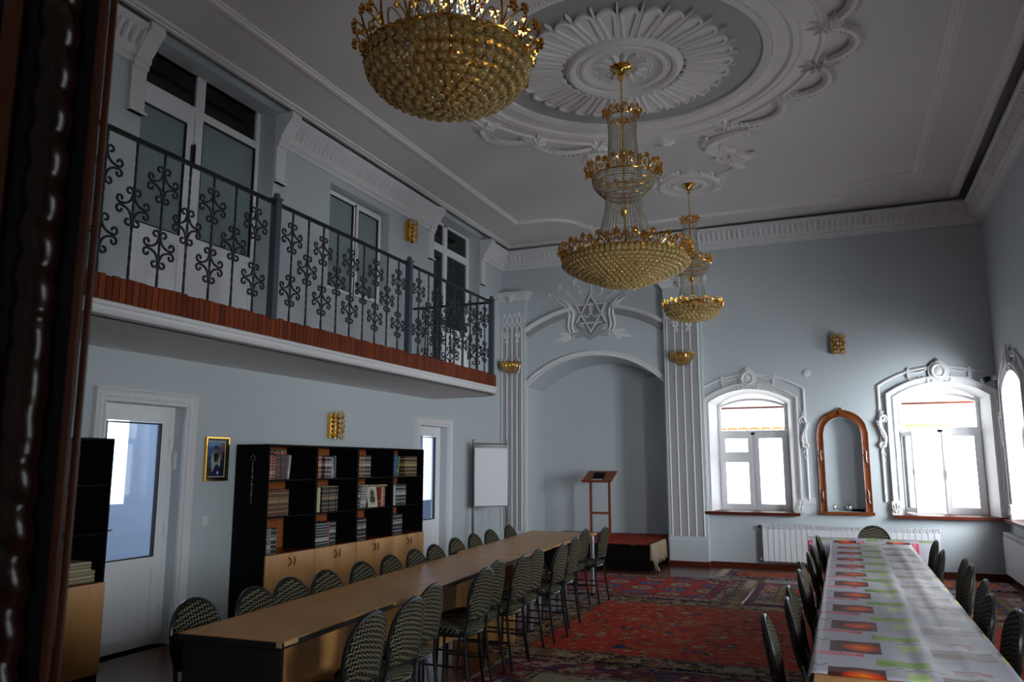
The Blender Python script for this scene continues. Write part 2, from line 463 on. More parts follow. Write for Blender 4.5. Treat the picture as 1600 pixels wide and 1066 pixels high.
# passage behind the left wall (seen through the glass doors) with its arched and narrow windows, plain wide unseen ones added to brighten it, and dark rooms upstairs
CORR = mat('passage_wall_paint', (0.78, 0.84, 0.92), 0.5)
def M_corr(u, v, w): return (XL - 2.0 + w, u, v)
op_c = [(2.0, 3.6, 0.9, 2.2, 0), (5.5, 6.74, 1.15, 2.1, 0.25), (7.9, 9.5, 0.9, 2.2, 0), (10.2, 11.8, 0.9, 2.2, 0), (13.75, 14.12, 0.9, 2.35, 0)]
mb = MB(); sheet(mb, M_corr, YF, YB + 2.3, 0, 6.2, op_c, 0); sheet(mb, M_corr, YF, YB + 2.3, 0, 6.2, op_c, -0.2)
for op in op_c: recess(mb, M_corr, op, 0, -0.2)
mb.box(XL - 2.2, XL - 0.45, YB + 2.2, YB + 2.35, 0, 6.2); 
struct(mb.build('wall_passage', CORR, smooth=20))
mb = MB(); mb.box(XL - 2.0, XL - 0.45, YF, YB + 2.2, 2.58, 2.85); struct(mb.build('floor_upstairs', CORR))
portal((XL - 2.15, 6.12, 1.75), 1.15, 1.1, (0, radians(-90), 0)); [portal((XL - 2.15, y_, 1.55), 1.3, 1.6, (0, radians(-90), 0)) for y_ in (2.8, 8.7, 11.0)]
portal((XL - 2.15, 13.93, 1.6), 1.4, 0.34, (0, radians(-90), 0))

# baseboards (red-brown wood)
mb = MB()
for a, b in ((-2.06, XR), ): mb.box(a, b, YB - 0.02, YB, 0, 0.075)
struct(mb.build('baseboard_back', SILL))
mb = MB(); mb.box(XR - 0.02, XR, YF, YB, 0, 0.075); struct(mb.build('baseboard_right', SILL))
mb = MB()
for a, b in ((YF, 4.6), (5.72, 9.94), (11.03, YB)): mb.box(XL, XL + 0.02, a, b, 0, 0.075)
struct(mb.build('baseboard_left', SILL))

# ------------------------------------------------------------------ crown moulding
CROWN = [(0, 5.17), (0.035, 5.17), (0.035, 5.215), (0.065, 5.235), (0.065, 5.265), (0.085, 5.29), (0.10, 5.34), (0.135, 5.405), (0.185, 5.45), (0.205, 5.465), (0.205, 5.50), (0.0, 5.50)]
def crown_run(mp, a, b, m0=0, m1=0):
    mb = MB(); n = len(CROWN)
    if not m0 and a > 0: a += .03
    if not m1 and b < YB - .5 and mp is M_left: b -= .03
    vs = [mp(a + p * m0, z, p) for p, z in CROWN] + [mp(b - p * m1, z, p) for p, z in CROWN]
    fs = [(i, (i + 1) % n, n + (i + 1) % n, n + i) for i in range(n)] + [tuple(range(n)), tuple(range(2 * n - 1, n - 1, -1))]
    mb.add(vs, fs)
    k = int((b - a) / 0.085)
    for i in range(k):          # leaf-and-tongue ornament on the cove
        u = a + 0.1 + (b - a - 0.2) * (i + 0.5) / k
        mb.tube([mp(u, 5.30, 0.092), mp(u, 5.35, 0.122), mp(u, 5.40, 0.146), mp(u, 5.44, 0.18)], [0.020, 0.028, 0.026, 0.012], 5)
    return mb
def bracket(mb, mp, a, b):
    """console that ends a run of crown moulding beside a door: stepped top, plain drop, small foot"""
    prof = [(0, 4.72), (0.05, 4.72), (0.05, 4.75), (0.035, 4.765), (0.035, 5.14), (0.06, 5.15), (0.06, 5.19), (0.085, 5.21), (0.085, 5.26), (0.115, 5.29), (0.15, 5.35), (0.20, 5.42), (0.235, 5.45), (0.235, 5.52), (0, 5.52)]
    n = len(prof)
    vs = [mp(a, z, p) for p, z in prof] + [mp(b, z, p) for p, z in prof]
    mb.add(vs, [(i, (i + 1) % n, n + (i + 1) % n, n + i) for i in range(n)] + [tuple(range(n)), tuple(range(2 * n - 1, n - 1, -1))])
    mb.box(a - 0.015, b + 0.015, 4.72, 4.745, 0, 0.06, lambda u, v, w: mp(u, v, w))
t = 3
for (a, b, ends, m0, m1) in ((YF, 4.86, ((4.70, 4.86),), 0, 0), (6.66, 10.36, ((6.66, 6.82), (10.20, 10.36)), 0, 0), (12.10, YB, ((12.10, 12.26),), 0, 1)):
    mb = crown_run(M_left, a, b, m0, m1)
    for e in ends: bracket(mb, M_left, *e)
    struct(mb.build('trim_%d' % t, WHITE)); t += 1
struct(crown_run(M_back, XL, XR, 1, 1).build('trim_%d' % t, WHITE)); t += 1
struct(crown_run(M_right, YF, YB, 0, 1).build('trim_%d' % t, WHITE)); t += 1
# white band on the ceiling just inside the slot
mb = MB(); mb.sweep([(-5.56, YF), (-5.56, 13.03), (1.82, 13.03), (1.82, YF)], [(0, 0), (0, 0.02), (-0.02, 0.03), (-0.06, 0.03), (-0.065, 0.018), (-0.10, 0.018), (-0.12, 0.0)], M_ceil)
struct(mb.build('trim_%d' % t, CEILW)); t += 1
# large moulded panel outline on the ceiling
def quarter(c, r, a0, a1, n=10): return [(c[0] + r * cos(radians(a0 + (a1 - a0) * i / n)), c[1] + r * sin(radians(a0 + (a1 - a0) * i / n))) for i in range(n + 1)]
cx, x1, yt, yb_ = -1.83, 1.17, 12.48, 2.04
half = [(x1, 7.26), (x1, 11.68), (0.80, 11.68)] + quarter((0.80, 12.30), 0.62, -92, -178) + [(0.10, 12.30), (0.10, yt)]
q1 = half + [(2 * cx - p[0], p[1]) for p in reversed(half)]
loop = q1 + [(p[0], 2 * 7.26 - p[1]) for p in reversed(q1)][1:-1]
mb = MB(); mb.sweep(loop, [(0.06, 0), (0.055, 0.014), (0.03, 0.014), (0.02, 0.032), (-0.01, 0.036), (-0.03, 0.02), (-0.055, 0.02), (-0.06, 0)], M_ceil, closed=True)
struct(mb.build('trim_%d' % t, CEILW)); t += 1

# ------------------------------------------------------------------ windows
def ring(mb, mp, pts, width, w0, w1):
    """closed rectangular frame following an outline (inside the outline)"""
    mb.sweep(pts, [(0, w0), (width, w0), (width, w1), (0, w1), (0, w0)], mp, closed=True)
def rect(u0, u1, v0, v1): return [(u0, v0), (u1, v0), (u1, v1), (u0, v1)]
def build_window(idx, mp, op, kind):
    FW = -0.46 if mp is M_back else -0.24      # depth of the window frames
    root = struct(empty('window_%d' % idx, mp((op[0] + op[1]) / 2, op[2], 0)))
    ua, ub, va, vs, rise = op[0] + 0.085, op[1] - 0.085, op[2], op[3] - 0.03, op[4] * 0.62
    o2 = (ua, ub, va, vs, rise); cu = (ua + ub) / 2; zt = 2.12
    mb = MB(); ring(mb, mp, outline(o2), 0.045, FW - 0.04, FW + 0.03)
    mb.box(ua + .03, ub - .03, zt - 0.035, zt + 0.035, FW - 0.035, FW + 0.025, mp)
    mb.box(cu - 0.035, cu + 0.035, va + .03, zt, FW - 0.035, FW + 0.025, mp)
    mb.build('window_frame', PVC, root)
    def pane(u0, u1, v0, v1, par, w=FW):
        m = MB(); m.box(u0, u1, v0, v1, w - 0.004, w + 0.004, mp); m.build('glass_pane', GLASS, par)
    mb = MB(); mb.prism([(u, v) for u, v in outline((ua + .04, ub - .04, zt + 0.03, vs - .02, rise - .01))], FW - 0.004, FW + 0.004, mp); mb.build('glass_pane', GLASS, root)
    def sash(u0, u1, v0, v1, handle=None, hinges=None, swing=None):
        def mq(u, v, w):
            if swing is None: return mp(u, v, w)
            h, ang = swing; d = u - h
            return mp(h + d * cos(ang) - (w - FW) * sin(ang) * (1 if d >= 0 else 1), v, FW + 0.03 + abs(d) * sin(ang) + (w - FW) * cos(ang))
        m = MB(); ring(m, mq, rect(u0, u1, v0, v1), 0.062, FW - 0.02, FW + 0.045)
        s_ = m.build('sash', PVC, root)
        m = MB(); ring(m, mq, rect(u0 + .058, u1 - .058, v0 + .058, v1 - .058), 0.008, FW + 0.0, FW + 0.04); m.build('gasket', GASKET, s_)
        m = MB(); m.box(u0 + .05, u1 - .05, v0 + .05, v1 - .05, FW + 0.006, FW + 0.014, mq); m.build('glass_pane', GLASS, s_)
        if handle is not None:
            m = MB(); m.box(handle - .014, handle + .014, (v0 + v1) / 2 - .04, (v0 + v1) / 2 + .04, FW + .045, FW + .055, mq)
            m.box(handle - .009, handle + .009, (v0 + v1) / 2 - .11, (v0 + v1) / 2 + .01, FW + .075, FW + .09, mq)
            m.box(handle - .009, handle + .009, (v0 + v1) / 2 - .012, (v0 + v1) / 2 + .012, FW + .05, FW + .08, mq); m.build('handle', PVC, s_)
        if hinges is not None:
            m = MB()
            for hv in (v0 + .15, v1 - .15): m.box(hinges - .012, hinges + .012, hv - .045, hv + .045, FW + .03, FW + .055, mq)
            m.build('hinge', PVC, s_)
    v0 = va + 0.035; v1 = zt - 0.03; L0, L1, R0, R1 = ua + .03, cu - .02, cu + .02, ub - .03
    if kind == 'vent':
        mb = MB(); mb.box(L0 - .01, L1 + .01, 1.69, 1.745, FW - .03, FW + .022, mp); mb.build('cross_bar', PVC, root)
        sash(L0, L1, 1.735, v1, hinges=None); sash(L0, L1, v0, 1.70, handle=L1 - .03, hinges=L0 + .005); sash(R0, R1, v0, v1, hinges=R1)
    elif kind == 'open':
        sash(L0, L1, v0, v1, handle=L1 - .03, swing=(L0 + .02, radians(76))); sash(R0, R1, v0, v1, handle=R0 + .03, hinges=R1)
    else:
        sash(L0, L1, v0, v1, handle=L1 - .03, hinges=L0); sash(R0, R1, v0, v1, hinges=R1)
    mb = MB(); sw = 0.015
    a, b = op[0] - 0.11, op[1] + (0.06 if mp is M_back and idx == 1 else 0.09)
    if mp is M_back and idx == 2: b = XR - 0.003
    mb.box(a, b, va - 0.045, va, 0.002, 0.13, mp); mb.box(op[0] + .02, op[1] - .02, va - 0.02, va + 0.004, FW - .04, 0.01, mp)
    mb.build('window_sill', SILL, root)
    return root
w_ = 1
for op, k in zip(op_back, ('vent', 'open')): build_window(w_, M_back, op, k); w_ += 1
for op in op_right: build_window(w_, M_right, op, 'plain'); w_ += 1

# translucent lean-to roof outside the back windows: beam, sheet and orange tile edge
AWN = bpy.data.materials.new('translucent_roof_sheet'); AWN.use_nodes = True; _q = NT(AWN); _q.n.clear()
_o = _q.new('ShaderNodeOutputMaterial'); _t = _q.new('ShaderNodeBsdfTranslucent'); _t.inputs[0].default_value = (.93, .93, .9, 1); _q.l.new(_t.outputs[0], _o.inputs[0])
root = struct(empty('roof_awning', (0, YB + WT, 3.4)), 'pale translucent lean-to roof outside the back windows')
mb = MB(); mb.add([(-3.2, YB + WT, 3.4), (3.2, YB + WT, 3.4), (3.2, 15.2, 2.30), (-3.2, 15.2, 2.30)], [(0, 1, 2, 3)]); mb.build('roof_sheet', AWN, root)
TILE = mat('orange_tile', (.75, .26, .06), .5)
mb = MB()
for k in range(32): mb.tube([(-3.1 + .2 * k + .085 * cos(pi * q / 6), 15.2, 2.235 + .03 * sin(pi * q / 6)) for q in range(7)], .026, 5)
mb.build('tile_edge', TILE, root)
mb = MB(); mb.box(-3.2, 3.2, 14.72, 14.78, 2.60, 2.635); mb.build('roof_beam', SILL, root)

# ------------------------------------------------------------------ plaster relief helpers
def spiral(c, r0, r1, a0, turns, n=26):
    return [(c[0] + (r0 + (r1 - r0) * i / n) * cos(a0 + turns * 2 * pi * i / n), c[1] + (r0 + (r1 - r0) * i / n) * sin(a0 + turns * 2 * pi * i / n)) for i in range(n + 1)]
def bez(p0, p1, p2, p3, n=12):
    out = []
    for i in range(n + 1):
        t_ = i / n; s_ = 1 - t_
        out.append(tuple(s_ ** 3 * a + 3 * s_ * s_ * t_ * b + 3 * s_ * t_ * t_ * c + t_ ** 3 * d for a, b, c, d in zip(p0, p1, p2, p3)))
    return out
def relief(mb, mp, pts, r, w=0.004, n=6, taper=True):
    N = len(pts)
    rs = [r * (0.35 + 0.65 * sin(pi * min(1, max(0, (i + 1) / (N + 1)))) ** 0.6) if taper else r for i in range(N)]
    mb.tube([mp(u, v, w) for u, v in pts], rs, n)
def leaf(mb, mp, c, l, wd, ang, h=0.02, w=0.0):
    mb.ball((c[0] + cos(ang) * l, c[1] + sin(ang) * l, w), (l, wd, h), 1, mp=mp, rot=ang) if False else _leaf(mb, mp, c, l, wd, ang, h, w)
def _leaf(mb, mp, c, l, wd, ang, h, w):
    vs, fs = ICO[1]; out = []
    for p in vs:
        x, y, z = p[0] * l, p[1] * wd * (1 - 0.35 * p[0]), p[2] * h
        out.append(mp(c[0] + (x + l) * cos(ang) - y * sin(ang), c[1] + (x + l) * sin(ang) + y * cos(ang), w + z))
    mb.add(out, fs)
def flower(mb, mp, c, r, n=5, h=0.02, a0=0.3):
    for k in range(n): _leaf(mb, mp, c, r * 0.5, r * 0.32, a0 + 2 * pi * k / n, h, h * 0.4)
    mb.ball((c[0], c[1], h * 0.8), (r * 0.3, r * 0.3, h * 0.8), 1, mp=mp)
def acanthus(mb, mp, c, r, a0, n=5, spread=2.2, h=0.025):
    for k in range(n):
        a = a0 + spread * (k / (n - 1) - 0.5)
        _leaf(mb, mp, c, r * (0.5 - 0.10 * abs(k - (n - 1) / 2) / n), r * 0.13, a, h, h * 0.3)
    mb.ball((c[0], c[1], h * 0.5), (r * 0.2, r * 0.2, h), 1, mp=mp)

# window surrounds: stepped architrave, outer label moulding, base blocks, oval cartouche, side scrolls
ARCH_PROF = [(0, 0), (0, 0.03), (-0.012, 0.03), (-0.014, 0.018), (-0.04, 0.018), (-0.045, 0.03), (-0.07, 0.034), (-0.078, 0.05), (-0.10, 0.05), (-0.108, 0.03), (-0.108, 0)]
def surround(mp, op, label_sides, ident, cart_label, label_right=True, label_left=True):
    global t
    ol = outline(op)
    path = [(ol[1][0], op[2] + 0.0)] + ol[2:] + [(ol[0][0], op[2] + 0.0)]
    mb = MB(); mb.sweep(path, [(o, w) for o, w in ARCH_PROF], mp)
    # bead row
    tot = []; 
    for p, q in zip(path[:-1], path[1:]):
        L = sqrt((q[0] - p[0]) ** 2 + (q[1] - p[1]) ** 2); k = max(1, int(L / 0.024)); nx, ny = (q[1] - p[1]) / L, -(q[0] - p[0]) / L
        for i in range(k):
            f = (i + .5) / k; tot.append((p[0] + (q[0] - p[0]) * f + nx * .027, p[1] + (q[1] - p[1]) * f + ny * .027))
    for u, v in tot: mb.ball((u, v, 0.02), 0.009, 0, mp=mp)
    for u in (op[0] - 0.06, op[1] + 0.06):     # acanthus base blocks
        mb.box(u - 0.065, u + 0.065, op[2] + 0.001, op[2] + 0.20, 0, 0.055, mp); acanthus(mb, mp, (u, op[2] + 0.03), 0.15, pi / 2, 5, 1.8, 0.03) if False else None
        for k in range(5): _leaf(mb, mp, (u, op[2] + 0.02), 0.085 - .012 * abs(k - 2), 0.016, pi / 2 + (k - 2) * 0.33, 0.02, 0.055)
    struct(mb.build('trim_%d' % t, WHITE)); t += 1
    # outer label moulding
    g = 0.20; o3 = (op[0] - g, op[1] + g, op[2], op[3] + 0.18, op[4] + 0.06)
    arc = [p for p in outline(o3)[2:]]
    arc = arc[:-1] if abs(arc[-1][0] - arc[-2][0]) < 1e-6 and abs(arc[-1][1] - arc[-2][1]) < 1e-6 else arc
    if not label_right: arc = [p for p in arc if p[0] < XR - 0.02] if mp is M_back else arc
    pth = ([(o3[1], 1.05)] if label_right else []) + arc + ([(o3[0], 1.05)] if label_left else [])
    mb = MB(); mb.sweep(pth, [(0.02, 0), (0.018, 0.02), (0.0, 0.03), (-0.018, 0.02), (-0.02, 0)], mp)
    struct(mb.build('trim_%d' % t, WHITE)); t += 1
    # cartouche
    cu = (op[0] + op[1]) / 2; cv = arc_top(cu, o3) - 0.07
    mb = MB()
    N = 28
    oval = [(cu + 0.085 * cos(2 * pi * i / N), cv + 0.095 * sin(2 * pi * i / N)) for i in range(N)]
    mb.tube([mp(u, v, 0.05) for u, v in oval], 0.026, 8, closed=True)
    oval = [(cu + 0.125 * cos(2 * pi * i / N), cv + 0.135 * sin(2 * pi * i / N)) for i in range(N)]
    mb.tube([mp(u, v, 0.03) for u, v in oval], 0.018, 6, closed=True)
    mb.ball((cu, cv, 0.03), (0.075, 0.085, 0.04), 2, mp=mp)
    for k in range(7): _leaf(mb, mp, (cu, cv + 0.115), 0.026 + 0.005 * (3 - abs(k - 3)), 0.014, pi / 2 + (k - 3) * 0.42, 0.02, 0.04)
    for sg in (-1, 1):
        relief(mb, mp, [(cu + sg * (u - cu), v) for u, v in spiral((cu + 0.11, cv - 0.13), 0.012, 0.06, 0.5, 1.4)], 0.02, 0.03)
        relief(mb, mp, [(cu + sg * a, cv + b) for a, b in bez((0.12, 0.06), (0.2, 0.0), (0.28, -0.03), (0.42, 0.0))], 0.014, 0.025)
        for k in range(4): _leaf(mb, mp, (cu + sg * (0.15 + 0.06 * k), cv - 0.085 - 0.012 * k), 0.045, 0.018, (0.25 if sg > 0 else pi - 0.25), 0.015, 0.015)
        mb.box(cu + sg * 0.40 - .02, cu + sg * 0.40 + .02, cv - 0.09, cv + 0.05, 0, 0.03, mp)
        flower(mb, mp, (cu + sg * 0.41, cv + 0.05), 0.03)
    tag((mb.clip(1, YB) if mp is M_back else mb.clip(0, XR)).build('plaster_cartouche', WHITE), cart_label, 'plaster ornament', 'oval cartouches over the windows')
    for sg, lab in label_sides:
        u0 = op[1] + 0.185 if sg > 0 else op[0] - 0.185; mb = MB()
        relief(mb, mp, [(u0 + sg * (u - u0), v) for u, v in spiral((u0 - 0.02, 2.28), 0.012, 0.06, 2.0, 1.35)], 0.028, 0.03)
        relief(mb, mp, [(u0 + sg * a, b) for a, b in bez((0.03, 2.26), (0.05, 2.12), (-0.07, 2.06), (-0.03, 1.92))], 0.034, 0.03, taper=False)
        for k in range(6): _leaf(mb, mp, (u0 + sg * (0.035 - 0.014 * k), 2.20 - 0.045 * k), 0.035, 0.014, pi / 2 + sg * (-0.7), 0.018, 0.045)
        relief(mb, mp, [(u0 + sg * (u - u0), v) for u, v in spiral((u0 + 0.0, 1.885), 0.010, 0.05, 1.0, -1.3)], 0.024, 0.03)
        for k in range(4): _leaf(mb, mp, (u0, 1.83 - 0.05 * k), 0.04 - .005 * k, 0.014, -pi / 2 + (0.5 if k % 2 else -0.5), 0.016, 0.02)
        flower(mb, mp, (u0, 2.38), 0.05, 5, 0.03)
        tag((mb.clip(1, YB) if mp is M_back else mb.clip(0, XR)).build('plaster_scroll', WHITE), lab, 'plaster ornament', 'scrolls beside the windows')
surround(M_back, op_back[0], [(1, 'white plaster S scroll on the right side of the window next to the fluted pilaster')], 1, 'white oval plaster cartouche over the window beside the fluted pilaster')
surround(M_back, op_back[1], [(-1, 'white plaster S scroll between the arched wooden niche and the open casement window')], 2, 'white oval plaster cartouche over the window with the open casement', label_right=False)
surround(M_right, op_right[0], [(1, 'white plaster S scroll beside the window in the right-hand wall')], 3, 'white plaster cartouche over the window in the right-hand side wall')

# ------------------------------------------------------------------ niche: architrave, hood moulding, star relief
ol = outline(op_niche, 28)
path = [(ol[1][0], 0.40)] + ol[2:] + [(ol[0][0], 0.40)]
mb = MB(); mb.sweep(path, [(0, 0), (0, 0.045), (-0.02, 0.05), (-0.025, 0.03), (-0.055, 0.03), (-0.06, 0.05), (-0.085, 0.055), (-0.09, 0)], M_back)
for u in (op_niche[0] - 0.05, op_niche[1] + 0.04): mb.box(u - 0.05, u + (0.05 if u < -4 else 0.0), 0.0, 0.42, 0, 0.06, M_back)
struct(mb.build('trim_%d' % t, WHITE)); t += 1
def hood_arc(u):
    h = 1.345; R = (h * h + 0.44 ** 2) / (2 * 0.44); c = -3.97
    return 3.90 + 0.44 - R + sqrt(R * R - (u - c) ** 2)
for a, b in ((-5.21, -4.34), (-3.58, -2.68)):
    pth = [(a + (b - a) * i / 14, hood_arc(a + (b - a) * i / 14)) for i in range(15)]
    mb = MB(); mb.sweep(pth, [(0.075, 0), (0.07, 0.10), (0.05, 0.105), (0.015, 0.09), (0.0, 0.05), (-0.005, 0.0)], M_back)
    struct(mb.build('trim_%d' % t, WHITE)); t += 1
    mb = MB(); mb.sweep(pth, [(-0.002, 0.0), (-0.002, 0.045), (-0.085, 0.03), (-0.095, 0.0)], M_back)  # strip coloured as the shade under the white hood moulding
    struct(mb.build('trim_%d' % t, HOODG)); t += 1
star = thing('star_relief', 'carved six-pointed star relief with leaves and open book above the arched niche', 'plaster ornament', (-3.98, YB, 3.75))
sc, sv, sr = -3.98, 4.24, 0.315
SGREY = mat('star_grey_paint', (0.27, 0.265, 0.275), 0.5)
mb = MB()
mb.prism([(sc + (sr if k % 2 == 0 else sr / sqrt(3)) * cos(radians(90 + 30 * k)), sv + 1.06 * (sr if k % 2 == 0 else sr / sqrt(3)) * sin(radians(90 + 30 * k))) for k in range(12)], 0.001, 0.022, M_back)
mb.clip(1, YB).build('star_field', SGREY, star)
for s0 in (90, 270):
    tri = [(sc + sr * cos(radians(s0 + 120 * k)), sv + sr * 1.06 * sin(radians(s0 + 120 * k))) for k in range(3)]
    mb = MB(); mb.sweep(tri, [(-0.012, 0.02), (-0.012, 0.05), (0.012, 0.05), (0.012, 0.02)], M_back, closed=True); mb.clip(1, YB).build('star_triangle', WHITE, star)
mb = MB()
for sg in (-1, 1):
    def P2(a, b): return (sc + sg * a, sv + b)
    relief(mb, M_back, [P2(*p) for p in bez((0.0, -0.02), (0.03, 0.10), (0.02, 0.14), (0.01, 0.20))], 0.012, 0.03)
    relief(mb, M_back, [P2(*p) for p in bez((0.12, 0.0), (0.10, -0.10), (0.04, -0.06), (0.02, 0.0))], 0.012, 0.03)
    for off in (0.0, 0.07):        # flowing stems either side of the star
        relief(mb, M_back, [P2(*p) for p in bez((0.30 + off, -0.34), (0.44 + off, -0.18), (0.26 + off, -0.04), (0.36 + off, 0.10)) + bez((0.36 + off, 0.10), (0.42 + off, 0.18), (0.44 + off, 0.2), (0.50 + off * 2, 0.26))], 0.032, 0.02)
    for k in range(6): mb.ball((*P2(0.26 + 0.035 * (k % 3), -0.38 + 0.05 * (k // 3)), 0.02), 0.028, 1, mp=M_back)
    for a, l in ((-0.25, 0.20), (0.15, 0.14), (-0.6, 0.12)): _leaf(mb, M_back, P2(0.36, -0.36), l, 0.045, a if sg > 0 else pi - a, 0.02, 0.005)
    for k, (a, b) in enumerate(((0.10, 0.30), (0.25, 0.26), (0.34, 0.18))):      # tendrils that rise to small flowers
        e = P2(a + 0.22 + 0.12 * k, b + 0.30 - 0.04 * k)
        relief(mb, M_back, bez(P2(a, b), P2(a + 0.18, b + 0.05), P2(a + 0.05 + 0.1 * k, b + 0.2), e, 16), 0.011, 0.01)
        flower(mb, M_back, e, 0.06, 5, 0.02, k)
        flower(mb, M_back, P2(a + 0.1 + 0.1 * k, b + 0.12), 0.035, 4, 0.015, k)
relief(mb, M_back, [(sc, sv + 0.34), (sc + 0.01, sv + 0.45), (sc, sv + 0.58)], 0.012, 0.01); flower(mb, M_back, (sc, sv + 0.6), 0.05)
mb.clip(1, YB).build('flower_stems', WHITE, star)
mb = MB()
for sg in (-1, 1):
    q = [(sc, sv - 0.46), (sc + sg * 0.12, sv - 0.40), (sc + sg * 0.30, sv - 0.415), (sc + sg * 0.33, sv - 0.33), (sc + sg * 0.12, sv - 0.31), (sc, sv - 0.40)]
    mb.prism(q if sg > 0 else q[::-1], 0, 0.04, M_back)
    q = [(sc, sv - 0.46), (sc + sg * 0.28, sv - 0.18), (sc + sg * 0.24, sv - 0.15), (sc, sv - 0.38)]
    mb.prism(q if sg > 0 else q[::-1], 0, 0.05, M_back)
mb.clip(1, YB).build('open_book', mat('star_book_grey', (0.36, 0.38, 0.39), 0.5), star)

# ------------------------------------------------------------------ pilasters with half-bowl lamps
def pilaster(u0, u1, label, left):
    root = thing('pilaster', label, 'pilaster', ((u0 + u1) / 2, YB - 0.06, 0), 'fluted pilasters beside the arched niche')
    D = 0.13; cu = (u0 + u1) / 2
    mb = MB(); mb.box(u0, u1, 0.42, 4.56, 0.0006, D, M_back)
    mb.box(u0, u1, 0.075, 0.42, 0.0006, D + 0.025, M_back); mb.build('shaft', PAINT, root)
    mb = MB(); mb.box(u0 - (0 if left else .012), u1 + .012, 0.001, 0.075, 0.0006, D + 0.04, M_back); mb.build('base_board', SILL, root)
    # flutes: grey channels framed by raised white fillets which bow round the lamp
    n = 4; e = 0.055; W = (u1 - u0 - 2 * e) / n
    zl = 3.36
    def bow(u, z):
        d = abs(z - zl); R = 0.205
        if d >= R or abs(u - cu) > 0.2: return u
        need = sqrt(R * R - d * d)
        k = (u - cu) / (0.5 * (u1 - u0) - e)
        return cu + (1 if u >= cu else -1) * max(abs(u - cu), min(need, 0.5 * (u1 - u0) - 0.03) * (0.55 + 0.45 * abs(k))) if abs(u - cu) > 0.02 else u
    zs = [0.46 + (3.10 - 0.46) * i / 6 for i in range(6)] + [3.10 + 0.52 * i / 14 for i in range(15)] + [3.7, 3.85, 4.0]
    gm = MB()
    for i in range(n):
        a, b = u0 + e + W * i, u0 + e + W * (i + 1)
        gm.box(a + .012, b - .012, 0.46, 4.12, D, D + 0.003, M_back)
    gm.build('flute', FLUTE, root)
    mb = MB()
    for i in range(n + 1):
        u = u0 + e + W * i
        mb.tube([M_back(bow(u, z), z, D + 0.004) for z in zs], 0.013, 6)
        if i < n:
            mb.tube([M_back(*p, D + 0.004) for p in bez((u, 4.0), (u, 4.12), (u + W, 4.10), (u + W, 4.26))], 0.010, 6)
            mb.tube([M_back(*p, D + 0.004) for p in bez((u + W, 4.0), (u + W, 4.12), (u, 4.10), (u, 4.26))], 0.010, 6)
            flower(mb, lambda a, b, w: M_back(a, b, w + D), (u + W / 2, 4.30), 0.045)
    for sg in (-1, 1):
        relief(mb, lambda a, b, w: M_back(a, b, w + D), [(cu + sg * (u - cu), v) for u, v in spiral((cu + 0.12, 3.92), 0.01, 0.06, 2.4, -1.3)], 0.018, 0.008)
        for k in range(2): _leaf(mb, lambda a, b, w: M_back(a, b, w + D), (cu + sg * 0.10, 3.87), 0.05, 0.018, -pi / 2 + (k - .5) * 0.7, 0.015, 0.005)
    mb.build('fillets', WHITE, root)
    mb = MB()
    cap = [(0, 4.56), (D + .02, 4.56), (D + .02, 4.585), (D + .035, 4.59), (D + .06, 4.63), (D + .085, 4.65), (D + .085, 4.675), (D + .105, 4.68), (D + .105, 4.72), (0, 4.72)]
    for p0, p1 in zip(cap[1:-1], cap[2:-1]):
        a0 = p0[0] - D; a1 = p1[0] - D
        lo = u0 if left else u0 - a0
        lo1 = u0 if left else u0 - a1
        vs = [M_back(lo, p0[1], 0), M_back(lo, p0[1], p0[0]), M_back(u1 + a0, p0[1], p0[0]), M_back(u1 + a0, p0[1], 0),
              M_back(lo1, p1[1], 0), M_back(lo1, p1[1], p1[0]), M_back(u1 + a1, p1[1], p1[0]), M_back(u1 + a1, p1[1], 0)]
        mb.add(vs, [(0, 1, 5, 4), (1, 2, 6, 5), (2, 3, 7, 6), (0, 3, 2, 1), (4, 5, 6, 7)])
    st = [(cu + (0.07 if k % 2 == 0 else 0.03) * cos(pi / 2 + pi * k / 6), 4.62 + (0.085 if k % 2 == 0 else 0.03) * sin(pi / 2 + pi * k / 6)) for k in range(12)]
    mb.prism(st, D + 0.02, D + 0.12, M_back); flower(mb, lambda a, b, w: M_back(a, b, w + D + .11), (cu, 4.62), 0.05)
    mb.clip(1, YB).build('capital', WHITE, root)
    return root
pilaster(-5.697, -5.21, 'fluted white and grey pilaster beside the whiteboard, at the end of the balcony', True)
pilaster(-2.68, -2.06, 'fluted white and grey pilaster between the arched niche and the window', False)
AMBGLASS = glass_mat('amber_tinted_glass', (0.80, 0.66, 0.40), 1.6)
